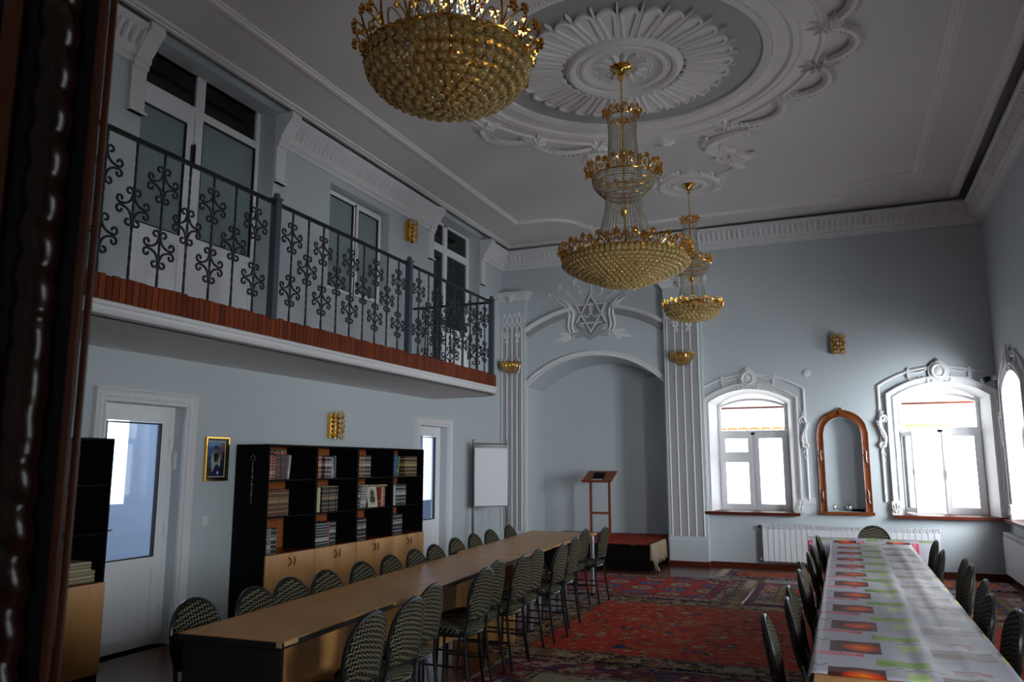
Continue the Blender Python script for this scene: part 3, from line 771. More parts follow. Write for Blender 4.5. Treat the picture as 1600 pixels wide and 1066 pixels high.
def bowl_lamp(u, label):
    D = 0.150
    root = thing('wall_lamp', label, 'wall lamp', (u, YB - D, 3.22), 'half-bowl lamps on the pilasters')
    mb = MB(); prof = [(0.02, -0.005)] + [(0.19 * sin(radians(a)), 0.17 - 0.17 * cos(radians(a))) for a in range(10, 91, 8)] + [(0.195, 0.19)]
    mb.lathe(prof, 20, (u, YB - D - 0.005, 3.22), pi, 2 * pi); mb.build('glass_bowl', crystal_mat('amber_bowl_glass_%d' % len(bpy.data.materials), (1.0, .90, .66), (.55, .40, .15), .30), root, smooth=20)
    mb = MB()
    for j, a in enumerate((32, 50, 68, 84)):
        r = 0.178 * sin(radians(a)); z = 3.385 - 0.155 * cos(radians(a)); k = int(pi * r / 0.034)
        for i in range(k): 
            an = pi + pi * (i + .5) / k; mb.ball((u + r * cos(an), YB - D - 0.005 + r * sin(an), z), 0.014, 1)
    mb.build('crystal_beads', CRYSTAL, root)
    mb = MB()
    mb.tube([(u + 0.192 * cos(pi + pi * i / 20), YB - D - 0.005 + 0.192 * sin(pi + pi * i / 20), 3.405) for i in range(21)], 0.012, 6)
    for i in range(9):
        an = pi + pi * (i + .5) / 9; c, s_ = cos(an), sin(an)
        mb.tube([(u + r * c, YB - D - 0.005 + r * s_, z) for r, z in ((0.192, 3.40), (0.198, 3.36), (0.188, 3.33))], 0.008, 5)
        mb.ball((u + 0.195 * c, YB - D - 0.005 + 0.195 * s_, 3.425), 0.014, 1)
    mb.build('gold_rim', GOLD, root)
    mb = MB(); prof = [(0.0, 0.0)] + [(0.13 * sin(radians(a)), 0.13 - 0.13 * cos(radians(a))) for a in range(15, 91, 15)]
    mb.lathe(prof, 16, (u, YB - D - 0.004, 3.265), pi, 2 * pi); mb.build('gold_reflector', GOLD, root)
    mb = MB(); mb.box(u - 0.06, u + 0.06, YB - D - 0.012, YB - D - .002, 3.28, 3.42); mb.build('mounting_plate', GOLD, root)
bowl_lamp(-5.47, 'gold and glass half-bowl wall lamp on the pilaster at the balcony end')
bowl_lamp(-2.37, 'gold and glass half-bowl wall lamp on the pilaster below the small chandelier')

# ------------------------------------------------------------------ crystal wall sconces
SCONCE_CRYSTAL = crystal_mat('pale_sconce_crystal', (1.0, 0.95, 0.80), (0.85, 0.72, 0.40), 0.55)
def sconce(mp, u, v, label):
    W, Hh, Dp = 0.105, 0.145, 0.10
    CRY2 = SCONCE_CRYSTAL
    root = thing('wall_sconce', label, 'wall lamp', mp(u, v - Hh, 0), 'crystal wall sconces')
    mb = MB(); mb.box(u - W, u + W, v - Hh, v + Hh, 0.0, 0.02, mp)
    mb.box(u - W, u - W + .012, v - Hh, v + Hh, 0.02, 0.05, mp); mb.box(u + W - .012, u + W, v - Hh, v + Hh, 0.02, 0.05, mp); mb.build('back_plate', GOLD, root)
    mb = MB(); cm = MB()
    rows, cols = 5, 5
    for i in range(cols):
        for j in range(rows):
            a = -1 + 2 * (i + 0.5) / cols
            uu = u + W * a; ww = 0.05 + Dp * sqrt(max(0, 1 - a * a)) * 0.75; vv = v - Hh + 2 * Hh * (j + .5) / rows
            rr = 0.022
            mb.tube([mp(uu + rr * cos(2 * pi * k / 8), vv + rr * 1.2 * sin(2 * pi * k / 8), ww) for k in range(8)], 0.005, 5, closed=True)
            (cm if (i + j) % 3 else mb).ball((uu, vv, ww + .012 + .012 * ((i * 7 + j * 3) % 3 - 1)), (0.022, 0.028, 0.020), 1, mp=mp)
    for i in (0, 1, 2, 3, 4):
        a = -1 + 2 * (i + 0.5) / cols; ww = 0.05 + Dp * sqrt(max(0, 1 - a * a)) * 0.75
        cm.ball((u + W * a, v + Hh + 0.012, ww), (0.014, 0.026, 0.014), 1, mp=mp); cm.ball((u + W * a, v - Hh - 0.010, ww), (0.012, 0.02, 0.012), 1, mp=mp)
        for j in (0.15, 0.85): mb.tube([mp(u + W * a, v - Hh + 2 * Hh * j, 0.015), mp(u + W * a, v - Hh + 2 * Hh * j, ww)], 0.005, 4)
    mb.build('gold_lattice', GOLD, root); cm.build('crystals', CRY2, root)
sconce(M_left, 7.93, 2.06, 'gold crystal wall sconce above the row of bookcases')
sconce(M_left, 9.62, 4.97, 'gold crystal wall sconce on the balcony wall between window and dark door')
sconce(M_back, 0.02, 3.45, 'gold crystal wall sconce on the back wall above the arched wooden niche')

# ------------------------------------------------------------------ doors and upper window in the left wall
def casing(u0, u1, v1, foot):
    global t
    mb = MB(); path = [(u1, 0.0), (u1, v1), (u0, v1), (u0, 0.0)]
    mb.sweep(path, [(0, 0), (0, 0.03), (-0.012, 0.032), (-0.016, 0.02), (-0.03, 0.02), (-0.034, 0.034), (-0.06, 0.034), (-0.066, 0.022), (-0.085, 0.03), (-0.105, 0.05), (-0.115, 0.05), (-0.118, 0)], M_left)
    for u in (u0 - 0.047, u1 + 0.047):
        k = int((v1 - 0.4) / 0.03)
        for i in range(k): mb.box(u - .010, u + .010, 0.4 + .03 * i, 0.418 + .03 * i, 0.034, 0.04, M_left)
        mb.box(u - 0.075, u + 0.075, 0, 0.36, 0, 0.06, M_left)
    k = int((u1 - u0) / 0.03)
    for i in range(k): mb.box(u0 + .03 * i, u0 + .018 + .03 * i, v1 + .037, v1 + .057, 0.034, 0.04, M_left)
    struct(mb.build('trim_%d' % t, WHITE)); t += 1
casing(4.72, 5.60, 2.13, True); casing(10.05, 10.93, 2.17, True)
def glazed_leaf(root, u0, u1, v0, v1, gv0, gv1, gm, w=-0.15, name='door_leaf', panel=True):
    s = 0.10
    mb = MB(); ring(mb, M_left, rect(u0, u1, v0, v1), s, w - 0.03, w + 0.03)
    if gv0 > v0 + s + .05:
        mb.box(u0 + s, u1 - s, gv0 - 0.10, gv0, w - 0.03, w + 0.03, M_left)
    lf = mb.build(name, PVC, root)
    if gv0 > v0 + s + .05:
        mb = MB(); mb.box(u0 + s - .005, u1 - s + .005, v0 + s - .005, gv0 - 0.095, w - 0.012, w + 0.012, M_left)
        k = 5
        for i in range(1, k): u = u0 + s + (u1 - u0 - 2 * s) * i / k; mb.box(u - .004, u + .004, v0 + s, gv0 - .1, w + .012, w + .015, M_left)
        mb.build('lower_panel', PVC, lf)
    mb = MB(); ring(mb, M_left, rect(u0 + s - .004, u1 - s + .004, gv0 - .004, gv1 + .004), 0.012, w - 0.005, w + 0.033); mb.build('gasket', GASKET, lf)
    mb = MB(); mb.box(u0 + s - .004, u1 - s + .004, gv0 - .004, gv1 + .004, w + 0.0, w + 0.008, M_left); mb.build('glass_pane', gm, lf)
    return lf
def door(idx, u0, u1, top, gm, hside, lab):
    root = struct(empty('door_%d' % idx, M_left((u0 + u1) / 2, 0, -0.15)), lab); w = -0.15
    mb = MB(); mb.sweep([(u1, 0), (u1, top), (u0, top), (u0, 0)], [(0, w - .05), (0.05, w - .05), (0.05, w + .035), (0, w + .035), (0, w - .05)], M_left); mb.build('door_frame', PVC, root)
    lf = glazed_leaf(root, u0 + .045, u1 - .045, 0.012, top - .045, 0.78, top - 0.16, gm)
    hu = u0 + 0.10 if hside < 0 else u1 - 0.10
    mb = MB(); mb.box(hu - .018, hu + .018, 0.92, 1.12, w + .03, w + .042, M_left); mb.tube([M_left(hu, 1.05, w + .04), M_left(hu, 1.05, w + .085), M_left(hu - hside * .12, 1.05, w + .085)], 0.010, 6); mb.build('door_handle', SILVER, lf)
    hv = u1 - 0.045 if hside < 0 else u0 + 0.045
    mb = MB()
    for z in (0.3, 1.0, 1.78): mb.box(hv - .012, hv + .012, z - .05, z + .05, w + .03, w + .055, M_left)
    mb.build('hinge', PVC, root)
door(1, 4.72, 5.60, 2.13, DOORGLASS, -1, 'white glazed door beside the small wall picture')
door(2, 10.05, 10.93, 2.17, DOORGLASS, -1, 'white glazed door between bookcase row and whiteboard')
mb = MB(); mb.box(5.585, 5.60, 1.55, 1.72, -0.10, -0.06, M_left); mb.box(5.583, 5.586, 1.56, 1.71, -0.095, -0.065, M_left)
tag(mb.build('wall_thermometer', PLASTICW), 'small white strip fixed to the door reveal beside the wall picture', 'gauge')
# balcony door with two dark transoms
w = -0.25
root = struct(empty('door_3', M_left(5.76, 2.85, w)), 'tall white balcony door with dark transom panes, nearest the camera')
mb = MB(); ring(mb, M_left, rect(4.86, 6.66, 2.85, 5.56 + .06), 0.06, w - .04, w + .03)
mb.box(5.70, 5.82, 2.85, 5.56, w - .04, w + .03, M_left); mb.box(4.9, 5.72, 5.10, 5.22, w - .035, w + .028, M_left); mb.box(5.8, 6.62, 5.12, 5.21, w - .035, w + .028, M_left)
mb.box(5.8, 6.62, 2.87, 3.82, w - .03, w + .012, M_left); mb.box(5.8, 6.62, 3.78, 3.86, w - .03, w + .028, M_left)
mb.build('door_frame', PVC, root)
for a, b in ((4.92, 5.70), (5.82, 6.60)):
    mb = MB(); mb.box(a, b, 5.2, 5.56, w - .01, w, M_left); mb.build('transom_pane', DARKGLASS, root)
    mb = MB(); mb.box(a, b, 5.325, 5.335, w, w + .004, M_left); mb.build('glazing_bar', GASKET, root)
mb = MB(); mb.box(5.82, 6.60, 3.86, 5.12, w - .01, w, M_left); mb.build('glass_pane', TEAL, root)
mb = MB(); ring(mb, M_left, rect(5.815, 6.605, 3.855, 5.125), 0.012, w - .005, w + .03); mb.build('gasket', GASKET, root)
lf = glazed_leaf(root, 4.92, 5.69, 2.89, 5.10, 3.83, 5.0, TEAL, w + .01)
mb = MB(); mb.box(5.685, 5.700, 2.89, 5.10, w + .02, w + .036, M_left); mb.build('leaf_gap', GASKET, root)
mb = MB(); mb.box(5.66, 5.71, 4.62, 4.80, w + .04, w + .06, M_left); mb.box(5.685, 5.695, 4.60, 4.82, w + .06, w + .07, M_left); mb.build('hinge', GASKET, root)
# middle window upstairs
root = struct(empty('window_7', M_left(8.41, 3.74, -0.15)), 'white two-pane window on the balcony wall beside the gold sconce')
w = -0.15; mb = MB(); ring(mb, M_left, rect(7.74, 9.08, 3.76, 5.06), 0.06, w - .04, w + .03); mb.box(8.40, 8.49, 3.8, 5.02, w - .035, w + .03, M_left); mb.build('window_frame', PVC, root)
mb = MB(); mb.box(7.79, 8.41, 3.81, 5.01, w - .005, w + .005, M_left); mb.build('glass_pane', TEAL, root)
sh = MB(); ring(sh, M_left, rect(8.45, 9.04, 3.79, 5.03), 0.06, w, w + .045); sh = sh.build('sash', PVC, root)
mb = MB(); mb.box(8.50, 8.99, 3.84, 4.98, w + .01, w + .02, M_left); mb.build('glass_pane', TEAL, sh)
mb = MB(); ring(mb, M_left, rect(8.505, 8.985, 3.845, 4.975), 0.010, w + .01, w + .047); ring(mb, M_left, rect(8.445, 9.045, 3.785, 5.035), 0.005, w + .02, w + .04); mb.build('gasket', GASKET, sh)
mb = MB(); ring(mb, M_left, rect(7.795, 8.405, 3.815, 5.005), 0.010, w, w + .032); mb.build('gasket', GASKET, root)
mb = MB(); mb.box(8.455, 8.475, 4.3, 4.44, w + .05, w + .075, M_left); mb.build('handle', PVC, sh)
# far balcony door with dark panes
w = -0.25
root = struct(empty('door_4', M_left(11.26, 2.85, w)), 'tall white balcony door with black panes, farthest from the camera')
mb = MB(); ring(mb, M_left, rect(10.42, 12.10, 2.85, 5.56 + .04), 0.07, w - .04, w + .03)
mb.box(11.16, 11.28, 2.85, 5.56, w - .04, w + .03, M_left); mb.box(10.45, 12.06, 5.06, 5.18, w - .035, w + .028, M_left)
mb.box(11.25, 12.06, 2.87, 3.75, w - .03, w + .012, M_left); mb.box(11.25, 12.06, 3.72, 3.84, w - .03, w + .028, M_left); mb.box(10.45, 11.2, 2.87, 3.05, w - .03, w + .012, M_left)
mb.build('door_frame', PVC, root)
for a, b, c, d in ((10.48, 11.17, 5.17, 5.54), (11.27, 12.04, 5.17, 5.54), (10.48, 11.17, 3.0, 5.07), (11.27, 12.04, 3.83, 5.07)):
    mb = MB(); mb.box(a, b, c, d, w - .01, w, M_left); mb.build('glass_pane', DARKGLASS, root)

# ------------------------------------------------------------------ balcony
BX, BY0, BY1, BR = -4.44, YF, 10.38, 0.5        # front edge, ends, corner radius
def balc_path(d=0.0, back=XL):
    """outline of the balcony edge, inset by d"""
    x = BX - d; y = BY1 - d; r = max(0.05, BR - d)
    return [(x, BY0), (x, y - r)] + quarter((x - r, y - r), r, 9, 90, 10) + [(back, y)]
root = struct(empty('balcony', (-5.07, 5.0, 2.55)), 'balcony slab with white edge moulding')
mb = MB(); p = balc_path(0.05) + [(XL, BY0)]
mb.prism(p, 2.575, 2.83, lambda u, v, w: (u, v, w)); mb.build('slab', CEILW, root)
def M_up(u, v, w): return (u, v, w)
mb = MB(); mb.sweep(balc_path(0.0), [(0.10, 2.575), (0.02, 2.575), (-0.012, 2.58), (-0.02, 2.595), (-0.012, 2.61), (0.0, 2.615), (0.0, 2.635), (-0.02, 2.645), (-0.025, 2.665), (-0.01, 2.675), (0.02, 2.68), (0.10, 2.68)], M_up)
mb.build('edge_moulding', WHITE, root)
skirt = balc_path(0.0); sp = []
# individual slats on the skirt
Ls = 0; seg = []
for a, b in zip(skirt[:-1], skirt[1:]):
    L = sqrt((b[0] - a[0]) ** 2 + (b[1] - a[1]) ** 2); seg.append((a, b, L)); Ls += L
mb = MB(); sw = 0.0545; d = 0.0; i = 0; n_ = int(Ls / sw)
def at_len(q):
    for a, b, L in seg:
        if q <= L or (a, b, L) == seg[-1]:
            f = min(1, q / L); return (a[0] + (b[0] - a[0]) * f, a[1] + (b[1] - a[1]) * f)
        q -= L
rnd = random.Random(3)
for i in range(n_):
    a = at_len(i * sw + 0.0035); b = at_len((i + 1) * sw - 0.0035); h = 2.845 + rnd.uniform(-.003, .008)
    dx, dy = b[0] - a[0], b[1] - a[1]; L = sqrt(dx * dx + dy * dy); nx, ny = -dy / L * .016, dx / L * .016
    c = rnd.uniform(-.002, .002)
    vs = [(a[0] + nx, a[1] + ny), (b[0] + nx, b[1] + ny), (b[0] - nx * .1, b[1] - ny * .1), (a[0] - nx * .1, a[1] - ny * .1)]
    mb.add([(x, y, 2.68) for x, y in vs] + [(x, y, h) for x, y in vs], [(0, 3, 2, 1), (4, 5, 6, 7), (0, 1, 5, 4), (1, 2, 6, 5), (2, 3, 7, 6), (3, 0, 4, 7)])
def slat_mat():
    m = mat('slat_cladding_wood', (0.4, 0.09, 0.02), 0.45, 0, 0.2); b = m.node_tree.nodes['Principled BSDF']; n = NT(m)
    o, x, y, z = n.obj()
    wn = n.new('ShaderNodeTexWhiteNoise'); wn.noise_dimensions = '1D'
    n.l.new(n.m('FLOOR', n.m('DIVIDE', n.m('ADD', y, n.m('MULTIPLY', x, 0.9)), 0.0545)), wn.inputs['W'])
    g = n.noise(n.vec(n.m('MULTIPLY', x, 30.0), n.m('MULTIPLY', y, 30.0), n.m('MULTIPLY', z, 2.0)), 2.0, 4)
    f = n.m('ADD', n.m('MULTIPLY', wn.outputs[0], 0.55), n.m('MULTIPLY', g, 0.45))
    n.l.new(n.mix(f, (0.065, 0.010, 0.003), (0.28, 0.050, 0.009)), b.inputs['Base Color']); return m
mb.build('slat_cladding', slat_mat(), root)
mb = MB(); mb.prism(balc_path(0.02) + [(XL, BY0)], 2.83, 2.842, M_up); mb.build('balcony_floor', SLAT, root)

# ------------------------------------------------------------------ balcony railing with scroll ornaments
def ornament_mesh():
    """eight curls round a concave diamond, in the local y-z plane, centred on the baluster"""
    mb = MB(); Wd, Hd, r = 0.128, 0.128, 0.030
    for sy in (1, -1):
        for sz in (1, -1):
            ca = (r + 0.006, Hd - 0.02); A = (0.006, Hd - 0.02)
            s1 = [(ca[0] + (0.013 + (r - 0.013) * i / 20) * cos(pi - 2 * pi * 0.82 * (1 - i / 20)), ca[1] + (0.013 + (r - 0.013) * i / 20) * sin(pi - 2 * pi * 0.82 * (1 - i / 20))) for i in range(21)]
            B_ = (Wd - 0.02, 0.008); cb = (Wd - 0.02, 0.008 + r)
            mid = bez(A, (0.010, 0.040), (0.040, 0.010), B_, 10)[1:-1]
            s2 = [(cb[0] + (r - (r - 0.013) * i / 20) * cos(-pi / 2 + 2 * pi * 0.82 * i / 20), cb[1] + (r - (r - 0.013) * i / 20) * sin(-pi / 2 + 2 * pi * 0.82 * i / 20)) for i in range(21)]
            pts = s1 + mid + s2
            mb.tube([(0.0, sy * a, sz * b) for a, b in pts], 0.0092, 6)
    return mb
orn0 = ornament_mesh().build('scroll_ornament', IRON, origin=False, smooth=60)
ORN = orn0.data; bpy.data.objects.remove(orn0)
def baluster_mesh():
    mb = MB(); N = 40; vs = []; fs = []; r = 0.0098
    for i in range(N + 1):
        z = 1.0 * i / N; tw = 0 if (z < .08 or z > .92) else (z - .08) * 22
        for k in range(4): vs.append((r * cos(pi / 4 + pi / 2 * k + tw), r * sin(pi / 4 + pi / 2 * k + tw), z))
    for i in range(N):
        for k in range(4): fs.append((i * 4 + k, i * 4 + (k + 1) % 4, i * 4 + 4 + (k + 1) % 4, i * 4 + 4 + k))
    mb.add(vs, fs); return mb.build('baluster', IRON, origin=False, smooth=20)
_b = baluster_mesh(); BAL = _b.data; bpy.data.objects.remove(_b)
RX, RZ0, RZ1 = -4.44, 2.845, 3.865
rail = thing('balcony_railing', 'wrought iron balcony railing with curled scroll ornaments and blue-grey posts', 'railing', (RX, 5.0, RZ0))
def railpart(name, data, x, y, z, rz=0.0, parent=rail):
    o = bpy.data.objects.new(name, data); COL.objects.link(o); o.parent = parent
    off = Vector((0, 0, 0)); q = parent
    while q is not None: off += Vector(q.location); q = q.parent
    o.location = (x - off.x, y - off.y, z - off.z); o.rotation_euler = (0, 0, rz); return o
def post(y):
    mb = MB(); mb.box(RX - .032, RX + .032, y - .032, y + .032, RZ0 - .02, RZ1 + .02); mb.cbox(RX - .045, RX + .045, y - .045, y + .045, RZ1 + .02, RZ1 + .035, .004)
    mb.lathe([(0.022, 0), (0.03, .012), (0.03, .03), (0.022, .045), (0.0, .05)], 12, (RX, y, RZ1 + .034)); mb.build('post', IRONP, rail, smooth=40)
PY = [2.80, 5.25, 7.54, 9.82]
for y in PY: post(y)
ends = [(YF + .02, 2.80)] + list(zip(PY[:-1], PY[1:]))
mb = MB()
for a, b in ends: mb.box(RX - .012, RX + .012, a + .02, b - .02, RZ1 - .028, RZ1 + .004)
mb.box(XL, RX - .03, 9.808, 9.832, RZ1 - .028, RZ1 + .004); mb.build('top_rail', RAILB, rail)
def bal(x, y, two, rz=0.0):
    b = railpart('baluster', BAL, x, y, RZ0 - 0.005, rz)
    for f in ((0.275, 0.745) if two else (0.51,)):
        o = bpy.data.objects.new('scroll_ornament', ORN); COL.objects.link(o); o.parent = b; o.location = (0, 0, f * (RZ1 - RZ0))
for (a, b), first in zip(ends[1:], (True, True, True)):
    for i in range(9):
        bal(RX, a + (b - a) * (i + 1) / 10, i % 2 == 0)
for i in range(5): bal(RX - 0.03 - (RX - XL - 0.03) * (i + 1) / 6, 9.82, i % 2 == 0, radians(90))

# ------------------------------------------------------------------ ceiling medallions
def M_med(cx, cy):
    return lambda u, v, w: (cx + u, cy + v, ZC - w)
big = thing('ceiling_medallion', 'large round white ceiling medallion with radiating petals above the biggest chandelier', 'ceiling ornament', (-1.83, 7.26, ZC))
mp = M_med(-1.83, 7.26)
def ring_prof(mb, mp, prof, n=96):
    vs = [mp(r * cos(2 * pi * k / n), r * sin(2 * pi * k / n), w) for r, w in prof for k in range(n)]; P = len(prof)
    mb.add(vs, [(i * n + k, i * n + (k + 1) % n, (i + 1) * n + (k + 1) % n, (i + 1) * n + k) for i in range(P - 1) for k in range(n)])
def beads(mb, mp, r, n, b, w):
    for k in range(n): a = 2 * pi * k / n; mb.ball((r * cos(a), r * sin(a), w), b, 1, mp=mp)
mb = MB(); ring_prof(mb, mp, [(0.0, .006), (0.30, .006), (0.36, 0.02), (0.40, .05), (0.43, .05), (0.44, 0.03), (0.48, .03), (0.50, .06), (0.54, .075), (0.575, .06), (0.585, .03), (0.60, .03), (0.62, 0)])
beads(mb, mp, 0.46, 72, 0.014, 0.034); mb.clip(2, ZC).build('centre_rings', CEILW, big)
mb = MB()
for k in range(14):
    a = 2 * pi * k / 14 + .1; 
    r0 = 0.12 + 0.0; m2 = lambda u, v, w: mp(u, v, w)
    _leaf(mb, m2, (r0 * cos(a), r0 * sin(a)), 0.075, 0.03, a, 0.03, 0.02); mb.ball(((r0 + .16) * cos(a), (r0 + .16) * sin(a), .035), .02, 1, mp=mp)
mb.clip(2, ZC).build('leaf_ring', CEILW, big)
mb = MB(); NP = 30
for k in range(NP):
    a = 2 * pi * k / NP; ca, sa = cos(a), sin(a)
    loc = lambda r, s_, w: mp(r * ca - s_ * sa, r * sa + s_ * ca, w)
    # spoon-shaped petal: raised rim round a hollow
    L0, L1 = 0.63, 1.06; pts = [(L0, -0.035), (L1 - 0.07, -0.073)] + [(L1 - 0.07 + 0.075 * cos(radians(q)), 0.075 * sin(radians(q))) for q in range(-75, 76, 25)] + [(L1 - 0.07, 0.073), (L0, 0.035)]
    mb.tube([loc(r, s_, 0.040) for r, s_ in pts], 0.020, 6)
    mb.prism([(r, s_) for r, s_ in pts], 0.001, 0.038, loc)
    mb.ball(loc(1.06, 0, 0.03), 0.014, 1) if False else None
    # dart between petals
    a2 = a + pi / NP; c2, s2 = cos(a2), sin(a2)
    loc2 = lambda r, s_, w: mp(r * c2 - s_ * s2, r * s2 + s_ * c2, w)
    mb.prism([(0.63, -.011), (1.12, -.006), (1.14, 0), (1.12, .006), (0.63, .011)], 0.001, 0.03, loc2); mb.tube([loc2(0.63, 0, .03), loc2(0.85, 0, .035), loc2(1.12, 0, 0.03)], [0.014, 0.018, 0.009], 5)
    acan = lambda u, v, w: mp(u * ca - v * sa, u * sa + v * ca, w)
    for q in (-0.5, 0, 0.5): _leaf(mb, acan, (0.60, 0), 0.05, 0.018, q, 0.02, 0.03)
mb.clip(2, ZC).build('petals', CEILW, big)
mb = MB(); ring_prof(mb, mp, [(0.60, 0.0008), (0.60, 0.003), (1.36, 0.003), (1.36, 0.0008)], 96); mb.build('grey_disc', mat('grey_disc_paint', (0.44, 0.445, 0.45), 0.6, 0, 0.3), big)
mb = MB(); ring_prof(mb, mp, [(1.355, 0), (1.36, .03), (1.40, .04), (1.43, .045), (1.46, .03), (1.50, .025), (1.60, .03), (1.63, .055), (1.66, .055), (1.68, .035), (1.70, .035), (1.715, .045), (1.74, .03), (1.86, .028), (1.88, .05), (1.91, .05), (1.925, 0)], 128)
beads(mb, mp, 1.445, 230, 0.012, 0.04); mb.clip(2, ZC).build('outer_rings', CEILW, big)
def garland(ctrl, label, grp):
    """leafy swag hung outside the medallion ring"""
    mb = MB(); pts = []
    for c in ctrl: pts += bez(*c, 18)[(1 if pts else 0):]
    relief(mb, mp, pts, 0.040, 0.03)
    for i, (a, b) in enumerate(zip(pts[:-1], pts[1:])):
        ang = atan2(b[1] - a[1], b[0] - a[0])
        for sg in (-1, 1): _leaf(mb, mp, a, 0.052, 0.016, ang + sg * 0.85, 0.03, 0.04)
    for e, q in ((pts[0], 5), (pts[len(pts) // 2], 7), (pts[-1], 5)):
        flower(mb, mp, e, 0.12, q, 0.06); acanthus(mb, mp, e, 0.22, random.uniform(0, 6), 7, 4.0, 0.05)
    o = mb.clip(2, ZC).build('leafy_garland', CEILW, big); o['label'] = label; return o
def polar(r, a): return (r * cos(radians(a)), r * sin(radians(a)))
def swag(a0, a1, rin=1.95, rout=2.32):
    return [(polar(rin, a0), polar(rout, a0 + (a1 - a0) * .3), polar(rout, a0 + (a1 - a0) * .7), polar(rin, a1))]
G = 'leafy plaster swags round the big ceiling medallion'
garland(swag(20, 42) + swag(42, 66), 'leafy plaster swag on the far right rim of the big ceiling medallion', G)
garland(swag(114, 138) + swag(138, 160), 'leafy plaster swag on the far left rim of the big ceiling medallion', G)
garland(swag(-24, -2) + swag(-2, 20), 'leafy plaster swag on the right rim of the big ceiling medallion, top of photo', G)
garland(swag(196, 222) + swag(222, 246), 'leafy plaster swag behind the chandelier nearest the camera', G)
def cscroll(sg, label):
    mb = MB(); 
    def Q(a, b): return (sg * a, b)
    for off, r in ((0.0, 0.055), (0.08, 0.042), (0.145, 0.03)):
        pts = [Q(*p) for p in bez((1.02 - off, 2.06 + off * .5), (0.38 + off, 2.05), (0.35 + off, 2.55), (0.62 + off * .6, 2.70 - off * .6), 22)]
        relief(mb, mp, pts, r, 0.02)
        if off == 0:
            for q in range(2, 21, 2):
                a_, b_ = pts[q], pts[q + 1]; an = atan2(b_[1] - a_[1], b_[0] - a_[0]) - sg * 1.0
                _leaf(mb, mp, a_, 0.05 + .02 * (q % 4 == 0), 0.022, an, 0.04, 0.02)
    for k in range(5): relief(mb, mp, [Q(*p) for p in spiral((0.60 + .09 * k, 2.80 + .07 * (k % 2)), 0.01, 0.055, k * 1.3, 1.2 if k % 2 else -1.2, 16)], 0.022, 0.03)
    relief(mb, mp, [Q(*p) for p in spiral((0.66, 2.62), 0.02, 0.12, -0.5, 1.3)], 0.035, 0.02)
    for k, (a, b, an, l) in enumerate(((0.72, 2.72, 0.5, .17), (0.78, 2.85, 0.25, .13), (0.70, 2.95, 0.0, .13), (0.60, 2.96, -0.2, .16), (0.62, 2.45, 0.9, .12), (0.50, 2.10, 2.6, .05), (0.50, 2.25, 3.0, .06), (0.98, 2.16, 0.4, .1), (0.66, 3.05, .8, .14))):
        _leaf(mb, mp, Q(a, b), l, l * .30, an if sg > 0 else pi - an, 0.055, 0.02)
        mb.ball((*Q(a, b), 0.03), 0.035, 1, mp=mp)
    relief(mb, mp, [Q(*p) for p in bez((0.62, 2.95), (0.80, 3.15), (0.66, 3.34), (0.44, 3.38), 14)], 0.022, 0.015)
    flower(mb, mp, Q(0.55, 2.85), 0.12, 6, 0.045)
    tag(mb.clip(2, ZC).build('plaster_scroll', CEILW), label, 'plaster ornament', 'big ceiling scrolls')
cscroll(1, 'large leafy plaster C scroll on the ceiling, right of the small medallion')
cscroll(-1, 'large leafy plaster C scroll on the ceiling, left of the small medallion')
mb = MB()
for k in range(9): _leaf(mb, mp, (0, 1.93), 0.07 + .02 * (4 - abs(k - 4)) / 2, 0.022, pi / 2 + (k - 4) * .4, 0.03, 0.035)
mb.ball((0, 1.92, .04), (.08, .07, .05), 2, mp=mp)
for sg in (-1, 1):
    for k in range(3): _leaf(mb, mp, (sg * (.08 + .1 * k), 1.90 - .01 * k), .1, .025, .1 if sg > 0 else pi - .1, .03, .03)
mb.clip(2, ZC).build('shell_ornament', CEILW, big)
small = thing('ceiling_medallion', 'small round white ceiling medallion above the farthest chandelier', 'ceiling ornament', (-1.83, 10.91, ZC))
ms = M_med(-1.83, 10.91); mb = MB()
ring_prof(mb, ms, [(0.0, .02), (0.16, .02), (0.19, .05), (0.23, .05), (0.25, .03), (0.33, .03), (0.36, .055), (0.41, .06), (0.44, .03), (0.45, 0)], 64); beads(mb, ms, 0.30, 60, 0.012, 0.032); mb.clip(2, ZC).build('rings', CEILW, small)
mb = MB()
for k in range(10):
    a = 2 * pi * k / 10 + .2
    if k % 2: acanthus(mb, ms, polar(0.42, a * 57.3), 0.16, a, 5, 2.4, 0.03)
    else: flower(mb, ms, polar(0.43, a * 57.3), 0.08, 5, .035, a)
    for q in (-1, 1): _leaf(mb, ms, polar(0.46, a * 57.3 + q * 8), 0.07, .022, a + q * 1.3, .02, .01)
mb.clip(2, ZC).build('leaf_border', CEILW, small)

